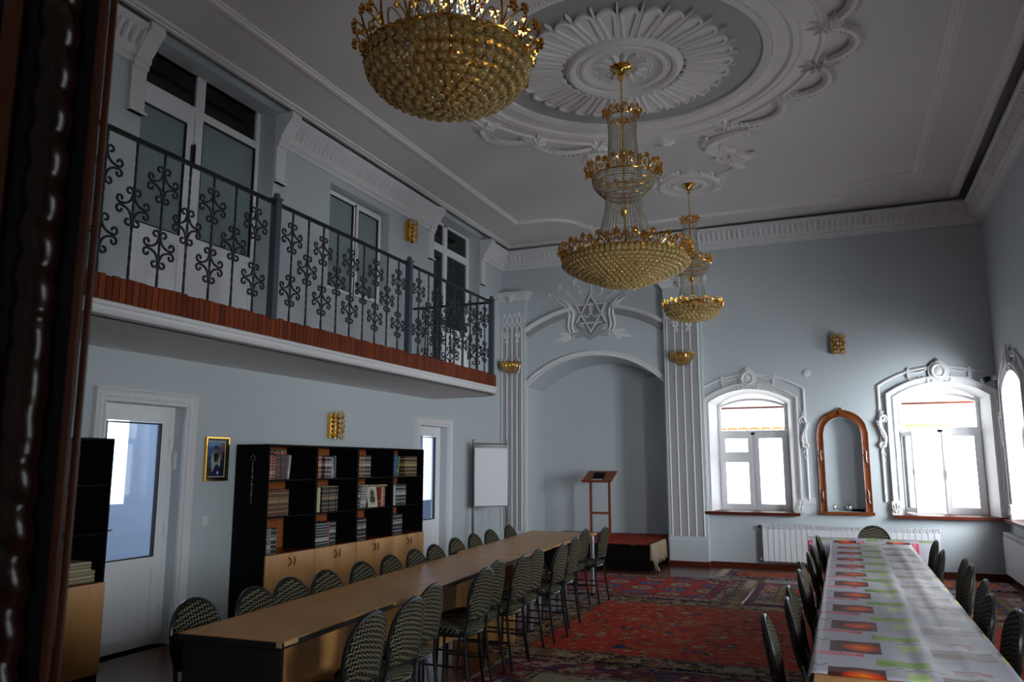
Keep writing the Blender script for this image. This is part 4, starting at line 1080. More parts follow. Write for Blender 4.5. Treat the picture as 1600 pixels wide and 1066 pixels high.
# ------------------------------------------------------------------ chandeliers
def chandelier(X, Y, S, label):
    root = thing('chandelier', label, 'chandelier', (X, Y, S['bot']), 'gold and crystal chandeliers')
    zt = S['top']
    mb = MB(); mb.lathe([(0.0, 0.0), (0.11, 0.0), (0.115, -.012), (0.075, -.03), (0.055, -.06), (0.045, -.09), (0.022, -.10), (0.02, -.15), (0.0, -.155)], 24, (X, Y, ZC - .004)); mb.build('canopy', BRASS, root)
    mb = MB(); z = ZC - .15; i = 0
    while z > zt + 0.0:
        L = 0.034
        pts = [(X + (0.010 * cos(2 * pi * k / 10) if i % 2 == 0 else 0), Y + (0.010 * cos(2 * pi * k / 10) if i % 2 else 0), z - L / 2 + (L / 2 + .004) * sin(2 * pi * k / 10)) for k in range(10)]
        mb.tube(pts, 0.0032, 5, closed=True); z -= L * 0.86; i += 1
    mb.build('chain', BRASS, root)
    mb = MB(); mb.tube([(X, Y, zt + .02), (X, Y, S['bot'] + 0.05)], 0.014, 8)
    for f in (.18, .42, .75): zz = S['bot'] + (zt - S['bot']) * f; mb.lathe([(0.012, -.05), (0.035, -.02), (0.045, 0.01), (0.02, .05), (0.012, .06)], 12, (X, Y, zz))
    mb.build('stem', GOLD, root)
    cr = random.Random(4)
    def crown(R, z0, h, fl, n):
        mb = MB()
        mb.tube([(X + R * cos(2 * pi * k / 40), Y + R * sin(2 * pi * k / 40), z0) for k in range(40)], 0.009, 6, closed=True)
        for k in range(n):
            a0, a1 = 2 * pi * k / n, 2 * pi * (k + 1) / n; am = (a0 + a1) / 2; s_ = R * 2 * pi / n
            pt = lambda a, r, z: (X + r * cos(a), Y + r * sin(a), z)
            mb.tube([pt(a0 + (a1 - a0) * q / 10, R + fl * sin(pi * q / 10), z0 + h * sin(pi * q / 10)) for q in range(11)], 0.0055, 5)
            mb.tube([pt(a0 + (a1 - a0) * (.22 + .56 * q / 8), R + fl * .5 * sin(pi * q / 8), z0 + h * .55 * sin(pi * q / 8)) for q in range(9)], 0.0045, 5)
            mb.tube([pt(a0, R + fl * q * .13, z0 + h * .9 * sin(q * .2)) for q in range(9)], 0.0055, 5)
            for (aa, rr, zz) in ((am, R + fl, z0 + h * 1.05), (a0, R + fl * 1.1, z0 + h * .75)):
                for q in range(5):
                    b = 2 * pi * q / 5; d = min(.021, s_ * .16)
                    mb.ball((X + rr * cos(aa) - d * sin(aa) * cos(b), Y + rr * sin(aa) + d * cos(aa) * cos(b), zz + d * sin(b)), (d * .62,) * 3, 0 if R < .3 else 1)
                mb.ball(pt(aa, rr + .01, zz), .010, 1)
            for q in range(9):      # leaves and buds between the wires
                aq = a0 + (a1 - a0) * cr.random(); rq = R + fl * cr.random() * .9; zq = z0 + h * (.05 + .85 * cr.random()); sz = cr.uniform(.007, .014)
                mb.ball(pt(aq, rq, zq), (sz, sz, sz * 1.5), 0)
                if q % 3 == 0: mb.tube([pt(aq + .10 * cos(w_) * s_, rq + .018 * sin(w_), zq + .018 * cos(w_ + 1)) for w_ in (0, .9, 1.8, 2.7, 3.6, 4.5)], .0045, 4)
        mb.build('gold_crown', GOLD, root)
    def strands(pr, n, name, size):
        mb = MB(); pts = []
        for a, b in zip(pr[:-1], pr[1:]):
            L = sqrt((a[0] - b[0]) ** 2 + (a[1] - b[1]) ** 2); k = max(1, int(L / (size * 1.9)))
            pts += [(a[0] + (b[0] - a[0]) * i / k, a[1] + (b[1] - a[1]) * i / k) for i in range(k)]
        pts.append(pr[-1])
        for k in range(n):
            a = 2 * pi * (k + .5) / n
            for r, z in pts: mb.ball((X + r * cos(a), Y + r * sin(a), z), (size * .72, size * .72, size), 0)
        mb.build(name, STRAND, root, smooth=0)
    c0, c1, c2 = S['c0'], S['c1'], S['c2']
    crown(*c0); crown(*c1); crown(*c2)
    strands(S['up'], S['n1'], 'upper_strands', S['bead']); strands(S['low'], S['n2'], 'lower_strands', S['bead'])
    # basket: rings of beads drawn in to the waist
    mb = MB(); gm = MB()
    bk = S['basket']
    for j, (r, z) in enumerate(bk):
        n = int(2 * pi * r / (S['bead'] * 1.75))
        for k in range(n):
            a = 2 * pi * (k + .5 * (j % 2)) / n; mb.ball((X + r * cos(a), Y + r * sin(a), z), (S['bead'] * .8, S['bead'] * .8, S['bead']), 0)
        if j % 3 == 2: gm.tube([(X + (r - .012) * cos(2 * pi * k / 32), Y + (r - .012) * sin(2 * pi * k / 32), z) for k in range(32)], 0.008, 5, closed=True)
    mb.build('basket_beads', STRAND, root, smooth=0); gm.build('basket_rings', GOLD, root)
    # bowl of crystal balls over a gold wire basket
    mb = MB(); gm = MB(); d = S['ball']
    prof = S['bowl']; L = [0]
    for a, b in zip(prof[:-1], prof[1:]): L.append(L[-1] + sqrt((a[0] - b[0]) ** 2 + (a[1] - b[1]) ** 2))
    rows = int(L[-1] / (d * .86))
    for j in range(rows + 1):
        q = L[-1] * j / rows; i = max(k for k in range(len(L)) if L[k] <= q + 1e-9); i = min(i, len(prof) - 2)
        f = (q - L[i]) / (L[i + 1] - L[i]); r = prof[i][0] + (prof[i + 1][0] - prof[i][0]) * f; z = prof[i][1] + (prof[i + 1][1] - prof[i][1]) * f
        n = max(1, int(2 * pi * r / (d * .98)))
        for k in range(n):
            a = 2 * pi * (k + .5 * (j % 2)) / n; mb.ball((X + r * cos(a), Y + r * sin(a), z), d * .47, 2)
        if j % 2 == 0 and r > .05: gm.tube([(X + (r - d * .55) * cos(2 * pi * k / 40), Y + (r - d * .55) * sin(2 * pi * k / 40), z + d * .45) for k in range(40)], 0.006, 5, closed=True)
    mb.build('crystal_bowl', CRYSTAL if S.get('loops') else CRYSTALB, root, smooth=60)
    for k in range(12):
        a = 2 * pi * k / 12; gm.tube([(X + max(0, r - d * .5) * cos(a), Y + max(0, r - d * .5) * sin(a), z + d * .45) for r, z in prof], 0.007, 5)
    vs = [(r * .45, z + d * 1.6) for r, z in prof]
    gm.lathe(vs, 32, (X, Y, 0)); gm.build('bowl_frame', GOLD, root)
    if S.get('loops'):      # gold festoon wires across the outside of the bowl
        mb = MB(); R, z0 = max(prof)
        for k in range(8):
            a0 = 2 * pi * k / 8
            mb.tube([(X + (R + .035) * cos(a0 + pi / 4 * q / 12) * (1 - .05 * sin(pi * q / 12)), Y + (R + .035) * sin(a0 + pi / 4 * q / 12) * (1 - .05 * sin(pi * q / 12)), z0 - .04 + .075 * sin(pi * q / 12)) for q in range(13)], 0.006, 5)
        mb.build('festoon_wire', GOLD, root)
def ell(R, z0, z1, n=10, p=1.0): return [(R * cos(pi / 2 * i / n) ** p, z0 - (z0 - z1) * sin(pi / 2 * i / n)) for i in range(n + 1)]
SB = dict(top=5.13, bot=3.27, c0=(0.14, 5.05, 0.06, 0.05, 8), c1=(0.30, 4.42, 0.095, 0.075, 14), c2=(0.585, 3.585, 0.095, 0.06, 24),
          up=[(0.145, 5.05), (0.135, 4.85), (0.148, 4.65), (0.185, 4.42)], low=[(0.175, 4.20), (0.19, 4.05), (0.25, 3.83), (0.37, 3.60)], n1=32, n2=40, bead=0.0128,
          basket=[(0.30, 4.40), (0.305, 4.375), (0.30, 4.35), (0.29, 4.325), (0.275, 4.305), (0.258, 4.285), (0.238, 4.265), (0.218, 4.245), (0.198, 4.225), (0.182, 4.205)],
          bowl=[(0.54, 3.575), (0.605, 3.555), (0.60, 3.525), (0.55, 3.485), (0.45, 3.435), (0.34, 3.39), (0.22, 3.345), (0.12, 3.32), (0.0, 3.31)], ball=0.054)
chandelier(-1.85, 7.26, SB, 'largest gold and crystal chandelier, hanging from the petalled ceiling medallion')
SC = dict(top=5.09, bot=3.53, c0=(0.09, 5.03, 0.055, 0.045, 7), c1=(0.245, 4.42, 0.07, 0.05, 10), c2=(0.365, 3.77, 0.075, 0.05, 16),
          up=[(0.095, 5.03), (0.095, 4.8), (0.12, 4.42)], low=[(0.15, 4.24), (0.155, 4.1), (0.18, 3.95), (0.235, 3.77)], n1=22, n2=28, bead=0.0135,
          basket=[(0.25, 4.40), (0.25, 4.375), (0.24, 4.35), (0.225, 4.325), (0.205, 4.30), (0.185, 4.275), (0.165, 4.25)],
          bowl=ell(0.375, 3.755, 3.60, 8, 0.9), ball=0.062)
chandelier(-1.83, 10.91, SC, 'smallest gold and crystal chandelier, farthest away near the back wall')
SA = dict(top=5.13, bot=3.46, c0=(0.12, 5.06, 0.06, 0.05, 8), c1=(0.28, 4.42, 0.07, 0.05, 10), c2=(0.415, 3.775, 0.115, 0.085, 16),
          up=[(0.12, 5.05), (0.12, 4.8), (0.15, 4.42)], low=[(0.165, 4.22), (0.165, 4.06), (0.19, 3.92), (0.25, 3.79)], n1=26, n2=34, bead=0.013,
          basket=[(0.28, 4.40), (0.28, 4.37), (0.265, 4.34), (0.245, 4.31), (0.22, 4.28), (0.19, 4.25), (0.17, 4.22)],
          bowl=[(0.31, 3.80), (0.40, 3.775), (0.43, 3.735), (0.425, 3.69), (0.395, 3.64), (0.345, 3.595), (0.28, 3.56), (0.20, 3.535), (0.11, 3.515), (0.0, 3.51)], ball=0.058, loops=True)
chandelier(-1.85, 3.5, SA, 'gold and crystal chandelier with large glass balls, nearest the camera at top edge')

# ------------------------------------------------------------------ carved dark wood post beside the camera
e1 = Vector((cos(radians(51)), sin(radians(51)), 0)); e2 = Vector((-e1.y, e1.x, 0))     # across the view, away from the camera
PC = Vector((-1.2816, 0.902, 0))
def M_post(a, b, z): p = PC + e1 * a + e2 * b; return (p.x, p.y, z)
root = thing('carved_post', 'dark glossy carved wooden post with a rope-twisted column, close beside the camera', 'carved post', (PC.x, PC.y, 0))
mb = MB(); mb.box(-0.42, -0.085, 0.02, 0.06, 0, 3.3, M_post); mb.box(-0.085, 0.075, 0.055, 0.09, 0, 3.3, M_post); mb.build('back_board', DARKW, root)
mb = MB(); mb.cbox(-0.088, -0.060, -0.005, 0.06, 0, 3.3, .004, M_post); mb.build('inner_strip', DARKR, root)
mb = MB(); mb.cbox(0.060, 0.075, -0.03, 0.10, 0, 3.3, .003, M_post); mb.cbox(0.078, 0.090, -0.015, 0.10, 0, 3.3, .003, M_post); mb.build('edge_moulding', DARKR, root)
mb = MB(); N = 420; n = 18; vs = []; fs = []
for i in range(N + 1):
    z = 0.35 + 2.95 * i / N
    for k in range(n):
        a = 2 * pi * k / n
        r = 0.027 + 0.010 * abs(cos(0.5 * (a + z * 2 * pi / 0.082)))
        d = abs(z - 1.735)
        if d < 0.11: r = r * (d / .11) + (0.024 + 0.010 * cos(d / .11 * pi / 2 * 1.0) + 0.004 * abs(cos(3 * a))) * (1 - d / .11)
        if abs(d - 0.11) < 0.012: r = 0.033
        vs.append(M_post(r * cos(a), r * sin(a) + 0.005, z))
for i in range(N):
    for k in range(n): fs.append((i * n + k, i * n + (k + 1) % n, (i + 1) * n + (k + 1) % n, (i + 1) * n + k))
mb.add(vs, fs); mb.box(-0.045, 0.045, -0.035, 0.05, 0, 0.35, M_post); mb.build('twisted_column', DARKW, root, smooth=60)

# ------------------------------------------------------------------ bookcases and books
BKX, BKF = XL + 0.022, XL + 0.43
def bookcase(y0, y1, label):
    H = 1.80; th = 0.018
    root = thing('bookcase', label, 'bookcase', ((BKX + BKF) / 2, (y0 + y1) / 2, 0), 'black bookcases along the wall')
    for y in (y0 + .001, y1 - th - .001): mb = MB(); mb.box(BKX, BKF, y, y + th, 0.0, H); mb.build('side_panel', BLACKF, root)
    mb = MB(); mb.box(BKX, BKF, y0 + th, y1 - th, H - th, H); mb.build('top_panel', BLACKF, root)
    mb = MB(); mb.box(BKX, BKX + .006, y0 + th, y1 - th, 0.06, H - th); mb.build('back_panel', BROWNB, root)
    for z in (0.70, 1.065, 1.43):
        mb = MB(); mb.box(BKX + .007, BKF - (.0 if z < .8 else .02), y0 + th, y1 - th, z, z + th); mb.build('shelf', BLACKF if z > .8 else SILL, root)
    mb = MB(); mb.box(BKX + .02, BKF - .03, y0 + th, y1 - th, 0.0, 0.06); mb.build('plinth', BLACKF, root)
    m = (y0 + y1) / 2
    for a, b, h in ((y0 + .003, m - .002, 1), (m + .002, y1 - .003, -1)):
        mb = MB(); mb.cbox(BKF + .001, BKF + .019, a, b, 0.05, 0.712, .0015); dr = mb.build('door', BEECH, root)
        hy = (b - .045) if h > 0 else (a + .045)
        mb = MB(); mb.tube([(BKF + .019 + .022 * sin(pi * q / 10), hy + h * .018 * sin(pi * q / 10), 0.58 + .09 * q / 10) for q in range(11)], .0055, 6); mb.build('handle', BLACKM, dr)
    return root
BU = 0.785; BY = 6.30
for i in range(4):
    bookcase(BY + BU * i, BY + BU * (i + 1), ['black and beech bookcase at the picture end of the row', 'second black and beech bookcase from the picture end of the row', 'third black and beech bookcase from the picture end, with the portrait on its shelf', 'black and beech bookcase at the far end of the row beside the door'][i])
bookcase(4.49 - BU, 4.49, 'separate black and beech bookcase standing beside the nearest glass door')
BOOKM = {}
def book_mat(col, band, style):
    key = (col, band, style)
    if key in BOOKM: return BOOKM[key]
    m = mat('book_cover_%d' % len(BOOKM), col, 0.45, 0, 0.4); b = m.node_tree.nodes['Principled BSDF']; n = NT(m)
    o, x, y, z = n.obj()
    if style:
        zz = n.m('FRACT', n.m('ADD', n.m('MULTIPLY', z, 22.0 if style == 1 else 34.0), 0.15))
        band_ = n.m('LESS_THAN', zz, 0.20 if style == 1 else 0.22)
        mott = n.m('GREATER_THAN', n.noise(n.vec(n.m('MULTIPLY', x, 10.0), n.m('MULTIPLY', y, 160.0), n.m('MULTIPLY', z, 160.0)), 1.0, 2), 0.44)
        lab = n.box(z, z, 0.13, 0.165, -1, 1) if style == 1 else n.box(z, z, 0.05, 0.085, -1, 1)
        c = n.mix(n.m('MULTIPLY', n.m('MAXIMUM', band_, n.m('MULTIPLY', lab, 0.7)), mott), col, band)
        n.l.new(c, b.inputs['Base Color'])
    BOOKM[key] = m; return m
def book(y, z, th, h, dp, mt, label, group, lean=0.0, flat=False, front=0.03):
    """a book with covers, rounded spine and a page block; the spine faces the room"""
    mb = MB(); xf = 0; xb = -dp
    mb.cur = 0
    sp = [(xf - .006, -th / 2), (xf - .001, -th / 4), (xf, 0), (xf - .001, th / 4), (xf - .006, th / 2)]
    pl = [(xb, th / 2), (xb, th / 2 - .003), (xf - .010, th / 2 - .003), (xf - .010, -th / 2 + .003), (xb, -th / 2 + .003), (xb, -th / 2)]
    mb.prism(sp + pl, 0, h, lambda u, v, w: (u, v, w))
    mb.cur = 1; mb.box(xb + .004, xf - .011, -th / 2 + .0035, th / 2 - .0035, .004, h - .004)
    o = mb.build('book', [mt, PAPER], None, smooth=30, origin=False)
    X = BKF - front
    if flat:
        o.rotation_euler = (radians(90), 0, 0); o.location = (X, y + h, z + th / 2 + .0008)
    else:
        o.rotation_euler = (lean, 0, 0); o.location = (X, y, z + (th / 2 * abs(sin(lean)) + .0006))
    return tag(o, label, 'book', group)
SH = (0.719, 1.084, 1.449)
CB = ['first', 'second', 'third', 'fourth']
SHN = {0: 'bottom shelf', 1: 'middle shelf', 2: 'top shelf'}
def row(ci, si, y, items):
    """items: (count, thickness, height, cover, band, style, name, lean)"""
    y0 = BY + BU * ci + 0.02 + y; z = SH[si]
    for (cnt, th, h, col, band, st, nm, lean) in items:
        for k in range(cnt):
            hh = h * (1 + (random.uniform(-.05, .05) if st != 1 and cnt > 1 else 0)); tt = th * (1 + (random.uniform(-.2, .2) if st != 1 else 0))
            w_ = tt * cos(lean) + (abs(sin(lean)) * 0.006 if lean else 0)
            pos = (ORD[k] + ' ' if cnt > 1 else '')
            fx = 'on the %s of the %s bookcase' % (SHN[si], CB[ci])
            lab = ('%s%s %s' % (pos, nm, fx)) if cnt == 1 else '%s of the %s %s' % (ORD[k], nm + 's', fx)
            yy = y0 + tt / 2 + (sin(lean) * hh if lean > 0 else 0)
            book(yy, z, tt, hh, 0.17, book_mat(col, band, st), lab, 'books on the %s of the %s bookcase' % (SHN[si], CB[ci]), lean, front=0.03 + random.uniform(0, .012))
            y0 += w_ + .0012
        if lean: y0 += sin(abs(lean)) * h
    return y0
CRM, GLD, WHT, DRD, RED, BLK, BRN, GRY, GRN, BLU, YEL, TAN = (.55, .48, .33), (.62, .45, .16), (.6, .6, .58), (.06, .010, .008), (.30, .03, .018), (.012, .012, .014), (.10, .035, .02), (.30, .30, .29), (.06, .12, .06), (.02, .16, .42), (.50, .42, .12), (.35, .25, .14)
DGD = (.40, .28, .12); LTB = (.5, .47, .4)
# first bookcase
row(0, 2, 0.02, [(4, .024, .245, RED, LTB, 2, 'orange-red banded book', 0), (8, .022, .25, DRD, (.12, .04, .03), 1, 'dark maroon book', 0)])
row(0, 2, 0.315, [(2, .02, .245, GRY, WHT, 2, 'grey leaning book', -0.10)])
y0 = BY + 0.10
book(y0, SH[2] + .2522, .022, .21, .15, book_mat(RED, LTB, 2), 'red book lying flat on the maroon books, top shelf of the first bookcase', 'books on the top shelf of the first bookcase', flat=True)
book(y0 + .02, SH[2] + .2752, .018, .19, .14, book_mat(BLK, LTB, 2), 'black book lying uppermost on the maroon books of the first bookcase', 'books on the top shelf of the first bookcase', flat=True)
row(0, 1, 0.02, [(11, .0305, .26, BRN, DGD, 1, 'brown gilt volume', 0)])
row(0, 0, 0.02, [(1, .03, .25, BLK, LTB, 1, 'black gilt volume', 0), (1, .05, .255, (.12, .12, .13), LTB, 2, 'thick grey patterned book', 0), (3, .026, .25, BLK, LTB, 1, 'narrow black book', 0)])
# second
row(1, 2, 0.02, [(4, .024, .24, (.22, .03, .02), GLD, 1, 'red gilt volume', 0)])
row(1, 2, 0.185, [(5, .022, .235, (.07, .04, .035), WHT, 1, 'dark white-lettered book', 0), (1, .02, .225, (.45, .28, .20), WHT, 2, 'pale pink book', 0.06), (2, .025, .24, (.02, .05, .12), (.1, .2, .1), 2, 'dark blue book', 0)])
row(1, 1, 0.02, [(2, .032, .265, YEL, (.6, .5, .2), 2, 'yellow tall book', 0), (1, .02, .27, WHT, GRY, 2, 'white slim book', 0)])
row(1, 1, 0.145, [(9, .031, .275, (.02, .016, .014), DGD, 1, 'black gilt volume', 0)])
row(1, 0, 0.02, [(1, .025, .235, RED, DGD, 2, 'orange leaning book', -0.08), (8, .026, .25, BLK, WHT, 2, 'black white-footed book', 0), (1, .022, .255, (.35, .02, .02), BLK, 0, 'red slim book', 0), (4, .026, .25, (.012, .014, .025), LTB, 1, 'blue-black book', 0)])
# third
row(2, 2, 0.02, [(5, .028, .25, (.16, .06, .03), CRM, 1, 'brown banded volume', 0), (5, .026, .255, (.03, .025, .02), LTB, 1, 'dark banded book', 0)])
row(2, 1, 0.03, [(2, .022, .25, BLK, LTB, 1, 'black leaning book', -0.16), (4, .028, .265, (.18, .17, .15), WHT, 2, 'grey leaning book', -0.14)])
row(2, 1, 0.545, [(1, .03, .235, RED, DGD, 2, 'red standing book', 0), (1, .035, .24, CRM, TAN, 2, 'cream standing book', 0), (2, .026, .235, (.2, .03, .02), DGD, 1, 'dark red standing book', 0)])
row(2, 0, 0.06, [(6, .03, .25, BLK, LTB, 1, 'black silver-lettered book', 0)])
book(BY + BU * 2 + .48, SH[1] + .2455, .022, .22, .15, book_mat(TAN, YEL, 2), 'tan book lying across the red and cream books of the third bookcase', 'books on the middle shelf of the third bookcase', flat=True)
# fourth
row(3, 2, 0.02, [(2, .028, .23, (.09, .05, .035), LTB, 1, 'brown book', 0), (1, .026, .265, BLU, (.05, .3, .6), 0, 'bright blue leaning book', -0.12), (1, .024, .255, GRN, LTB, 2, 'green leaning book', -0.13)])
row(3, 2, 0.33, [(7, .044, .255, (.05, .03, .02), GLD, 1, 'dark gold-banded volume', 0)])
row(3, 1, 0.02, [(2, .045, .25, (.42, .42, .36), (.3, .4, .25), 0, 'pale green binder', 0), (6, .04, .26, (.03, .03, .03), WHT, 1, 'black white-banded book', 0)])
row(3, 0, 0.02, [(2, .03, .245, (.25, .02, .02), DGD, 1, 'red gilt volume', 0), (1, .03, .26, BLK, WHT, 1, 'black white-lettered book', 0), (5, .035, .25, (.015, .018, .03), LTB, 1, 'dark navy book', 0)])
# loose papers on the near bookcase
yy = 4.49 - 0.36; z = SH[0]
for k in range(6):
    th = (.028, .02, .034, .018, .026, .02)[k]; l = .30 - .012 * k
    o = book(yy + .02 * (k % 3), z, th, l, .22, book_mat((.45, .40, .28) if k % 2 else (.30, .25, .15), WHT, 0), '%s in the paper-bound stack on the separate near bookcase' % (['lowest book', 'second book from the bottom', 'third book from the bottom', 'fourth book from the bottom', 'fifth book from the bottom', 'topmost book'][k]), 'stacked books in the near bookcase', flat=True, front=.03 + .01 * (k % 3))
    z += th + .001
# framed portrait on the third bookcase
pf = thing('portrait_card', 'cream portrait card with dark figure on the middle shelf of the third bookcase', 'portrait', (BKF - .06, BY + BU * 2 + .42, SH[1]))
def M_pf(u, v, w): return (BKF - .05 + w - v * .12, BY + BU * 2 + .42 + u, SH[1] + .001 + v)
mb = MB(); mb.box(-.105, .105, 0, .245, -.006, 0, M_pf); mb.build('card', mat('cream_card', (.52, .48, .38), .6), pf)
mb = MB(); mb.prism([(.078 * cos(2 * pi * k / 24), .125 + .098 * sin(2 * pi * k / 24)) for k in range(24)], 0, .0012, M_pf); mb.build('oval_mount', mat('tan_mount', (.36, .31, .22), .6), pf)
mb = MB(); mb.prism([(.032 * cos(2 * pi * k / 16), .165 + .04 * sin(2 * pi * k / 16)) for k in range(16)], .001, .002, M_pf); mb.prism([(-.055, .06), (.055, .06), (.045, .115), (.02, .135), (-.02, .135), (-.045, .115)], .001, .0022, M_pf); mb.build('figure', mat('portrait_dark', (.02, .018, .016), .6), pf)
# silver pendant on the end of the bookcase row
PEWTER = mat('dull_pewter', (.20, .19, .17), .45, .8)
root = thing('hanging_ornament', 'silver beaded hanging ornament on the black end of the bookcase row', 'ornament', (BKX + .22, BY, 1.25))
mb = MB(); yq = BY - .012; xq = BKX + .22
mb.tube([(xq + .035 * cos(2 * pi * k / 12) * (1 if k % 2 else .6), yq, 1.66 + .035 * sin(2 * pi * k / 12) * (1 if k % 2 else .6)) for k in range(12)], .005, 5, closed=True); mb.build('star', PEWTER, root)
mb = MB(); mb.tube([(xq, yq, 1.64), (xq, yq, 1.22)], .0018, 4); mb.build('cord', PEWTER, root)
for z in (1.54, 1.47, 1.40, 1.30): mb = MB(); mb.ball((xq, yq, z), .011, 1); mb.build('bead', PEWTER, root)
mb = MB(); mb.tube([(xq, yq, 1.255), (xq, yq, 1.21)], [.006, .003], 6); mb.build('tassel', PEWTER, root)

# ------------------------------------------------------------------ picture, switches, small wall things
root = thing('framed_picture', 'small gold-framed picture of a robed bearded figure beside the glazed door', 'picture', M_left(6.03, 1.44, 0))
u0, u1, v0, v1 = 5.875, 6.185, 1.44, 1.865
mb = MB(); ring(mb, M_left, rect(u0, u1, v0, v1), .014, .002, .030); mb.build('gold_frame', GOLD, root)
mb = MB(); ring(mb, M_left, rect(u0 + .014, u1 - .014, v0 + .014, v1 - .014), .022, .002, .022); mb.build('black_moulding', BLACKM, root)
def pic_mat():
    m = mat('painted_picture', (.1, .2, .4), .35); b = m.node_tree.nodes['Principled BSDF']; n = NT(m); o, x, y, z = n.obj()
    nz = n.noise(o, 22, 4)
    yy = n.m('ADD', y, n.m('MULTIPLY', n.m('SUBTRACT', nz, .5), .03)); zz = n.m('ADD', z, n.m('MULTIPLY', n.m('SUBTRACT', nz, .5), .03))
    c = n.ramp(zz, [(.008, .008, .02, 0.0), (.012, .03, .12, 0.10), (.03, .10, .32, .2), (.12, .25, .48, .29), (.25, .38, .5, .34)])
    def ellm(cy, cz, ry, rz):
        a = n.m('DIVIDE', n.m('SUBTRACT', yy, cy), ry); d = n.m('DIVIDE', n.m('SUBTRACT', zz, cz), rz)
        return n.m('LESS_THAN', n.m('ADD', n.m('MULTIPLY', a, a), n.m('MULTIPLY', d, d)), 1.0)
    c = n.mix(n.box(yy, zz, .06, .14, .17, .33), c, (.22, .10, .06)); c = n.mix(n.box(yy, zz, .085, .14, .0, .25), c, (.006, .006, .012))
    c = n.mix(ellm(-.005, .15, .062, .11), c, (.30, .40, .36)); c = n.mix(ellm(.012, .03, .05, .09), c, (.012, .02, .09)); c = n.mix(ellm(.0, .20, .035, .055), c, (.01, .01, .012))
    c = n.mix(ellm(0, .262, .026, .032), c, (.25, .13, .09)); c = n.mix(ellm(0, .288, .034, .022), c, (.05, .06, .06)); c = n.mix(ellm(.02, .155, .016, .014), c, (.45, .08, .03)); c = n.mix(ellm(.025, .04, .014, .012), c, (.6, .6, .55)); c = n.mix(ellm(-.045, .06, .012, .012), c, (.35, .10, .05))
    n.l.new(c, b.inputs['Base Color']); return m
mb = MB(); mb.box(u0 + .036, u1 - .036, v0 + .036, v1 - .036, .002, .010, M_left); im = mb.build('picture', pic_mat(), None)
im.parent = root; im.location = Vector(im.location) - Vector(root.location)
mb = MB(); ring(mb, M_left, rect(u0 + .034, u1 - .034, v0 + .034, v1 - .034), .010, .003, .014); mb.build('pale_mat', mat('pale_mat', (.55, .5, .38), .5), root)
mb = MB(); mb.tube([M_left((u0 + u1) / 2 - .006, v1, .015), M_left((u0 + u1) / 2, v1 + .018, .01), M_left((u0 + u1) / 2 + .006, v1, .015)], .003, 5); mb.build('hanger', BRASS, root)
def switch(mp, u, v, label, grp, w=.045):
    root = thing('light_switch', label, 'switch', mp(u, v - w, 0), grp)
    mb = MB(); mb.box(u - w, u + w, v - w, v + w, 0.0005, .009, mp); mb.build('plate', PLASTICW, root)
    mb = MB(); mb.box(u - w * .62, u + w * .62, v - w * .62, v + w * .62, .009, .014, mp); mb.build('rocker', PLASTICW, root)
switch(M_left, 5.93, 1.065, 'single white light switch on the wall below the small picture', None)
for k, u in enumerate((-0.57, -0.478)):
    switch(M_back, u, 1.045, ['white switch plate on the back wall, the one nearer the pilaster window', 'white switch plate on the back wall, the one nearer the wooden arch'][k], 'paired switch plates')
def M_smoke(u, v, w): return M_back(u - .46, v + 3.02, w)
root = thing('smoke_detector', 'small round white disc high on the back wall between window and sconce', 'detector', M_back(-.46, 2.96, 0))
mb = MB(); ring_prof(mb, M_smoke, [(0.062, 0.0005), (0.060, .010), (.05, .014), (.0, .014)], 28); mb.build('body', PLASTICW, root)
mb = MB(); ring_prof(mb, M_smoke, [(.02, .0135), (.02, .018), (.0, .019)], 16); mb.build('sensor', PLASTICW, root)
root = thing('security_camera', 'small white and black security camera in the corner above the open window', 'camera', (XR - .12, YB - .12, 2.78))
mb = MB(); mb.cbox(XR - .06, XR - .001, YB - .16, YB - .08, 2.80, 2.86, .01); mb.tube([(XR - .06, YB - .12, 2.83), (XR - .12, YB - .13, 2.82)], .018, 8); mb.build('bracket', PLASTICW, root)
mb = MB(); mb.tube([(XR - .10, YB - .125, 2.825), (XR - .12, YB - .14, 2.815), (XR - .20, YB - .19, 2.785)], [.03, .042, .042], 14); mb.build('housing', BLACKM, root)
mb = MB(); mb.tube([(XR - .20, YB - .19, 2.785), (XR - .205, YB - .193, 2.783)], .03, 12); mb.build('lens', DARKGLASS, root)

# ------------------------------------------------------------------ arched wooden niche frame with metal cups
root = thing('arch_frame', 'carved orange-brown wooden arch framing the small wall niche between the windows', 'niche frame', (-0.01, YB - .03, .85))
ol = outline(op_arch, 20)
def grown(pts, d): return pts
mb = MB(); mb.sweep([ol[1]] + ol[2:] + [ol[0]], [(0.012, 0.0), (0.012, .03), (0.0, .035), (-.012, .028), (-.075, .028), (-.088, .036), (-.095, .03), (-.095, 0.0)], M_back); mb.build('arch_moulding', ARCHW, root)
mb = MB(); mb.box(-0.40, 0.38, .845, .888, .001, .07, M_back); mb.build('ledge', ARCHW, root)
mb = MB(); mb.box(-.035, .015, 2.36, 2.445, .026, .05, M_back); mb.ball((-.01, 2.45, .03), (.02, .02, .018), 1, mp=M_back)
for sg in (-1, 1): relief(mb, M_back, [(-.01 + sg * a, b) for a, b in bez((.03, 2.40), (.09, 2.42), (.13, 2.37), (.20, 2.34))], .014, .032)
mb.build('crest', ARCHW, root)
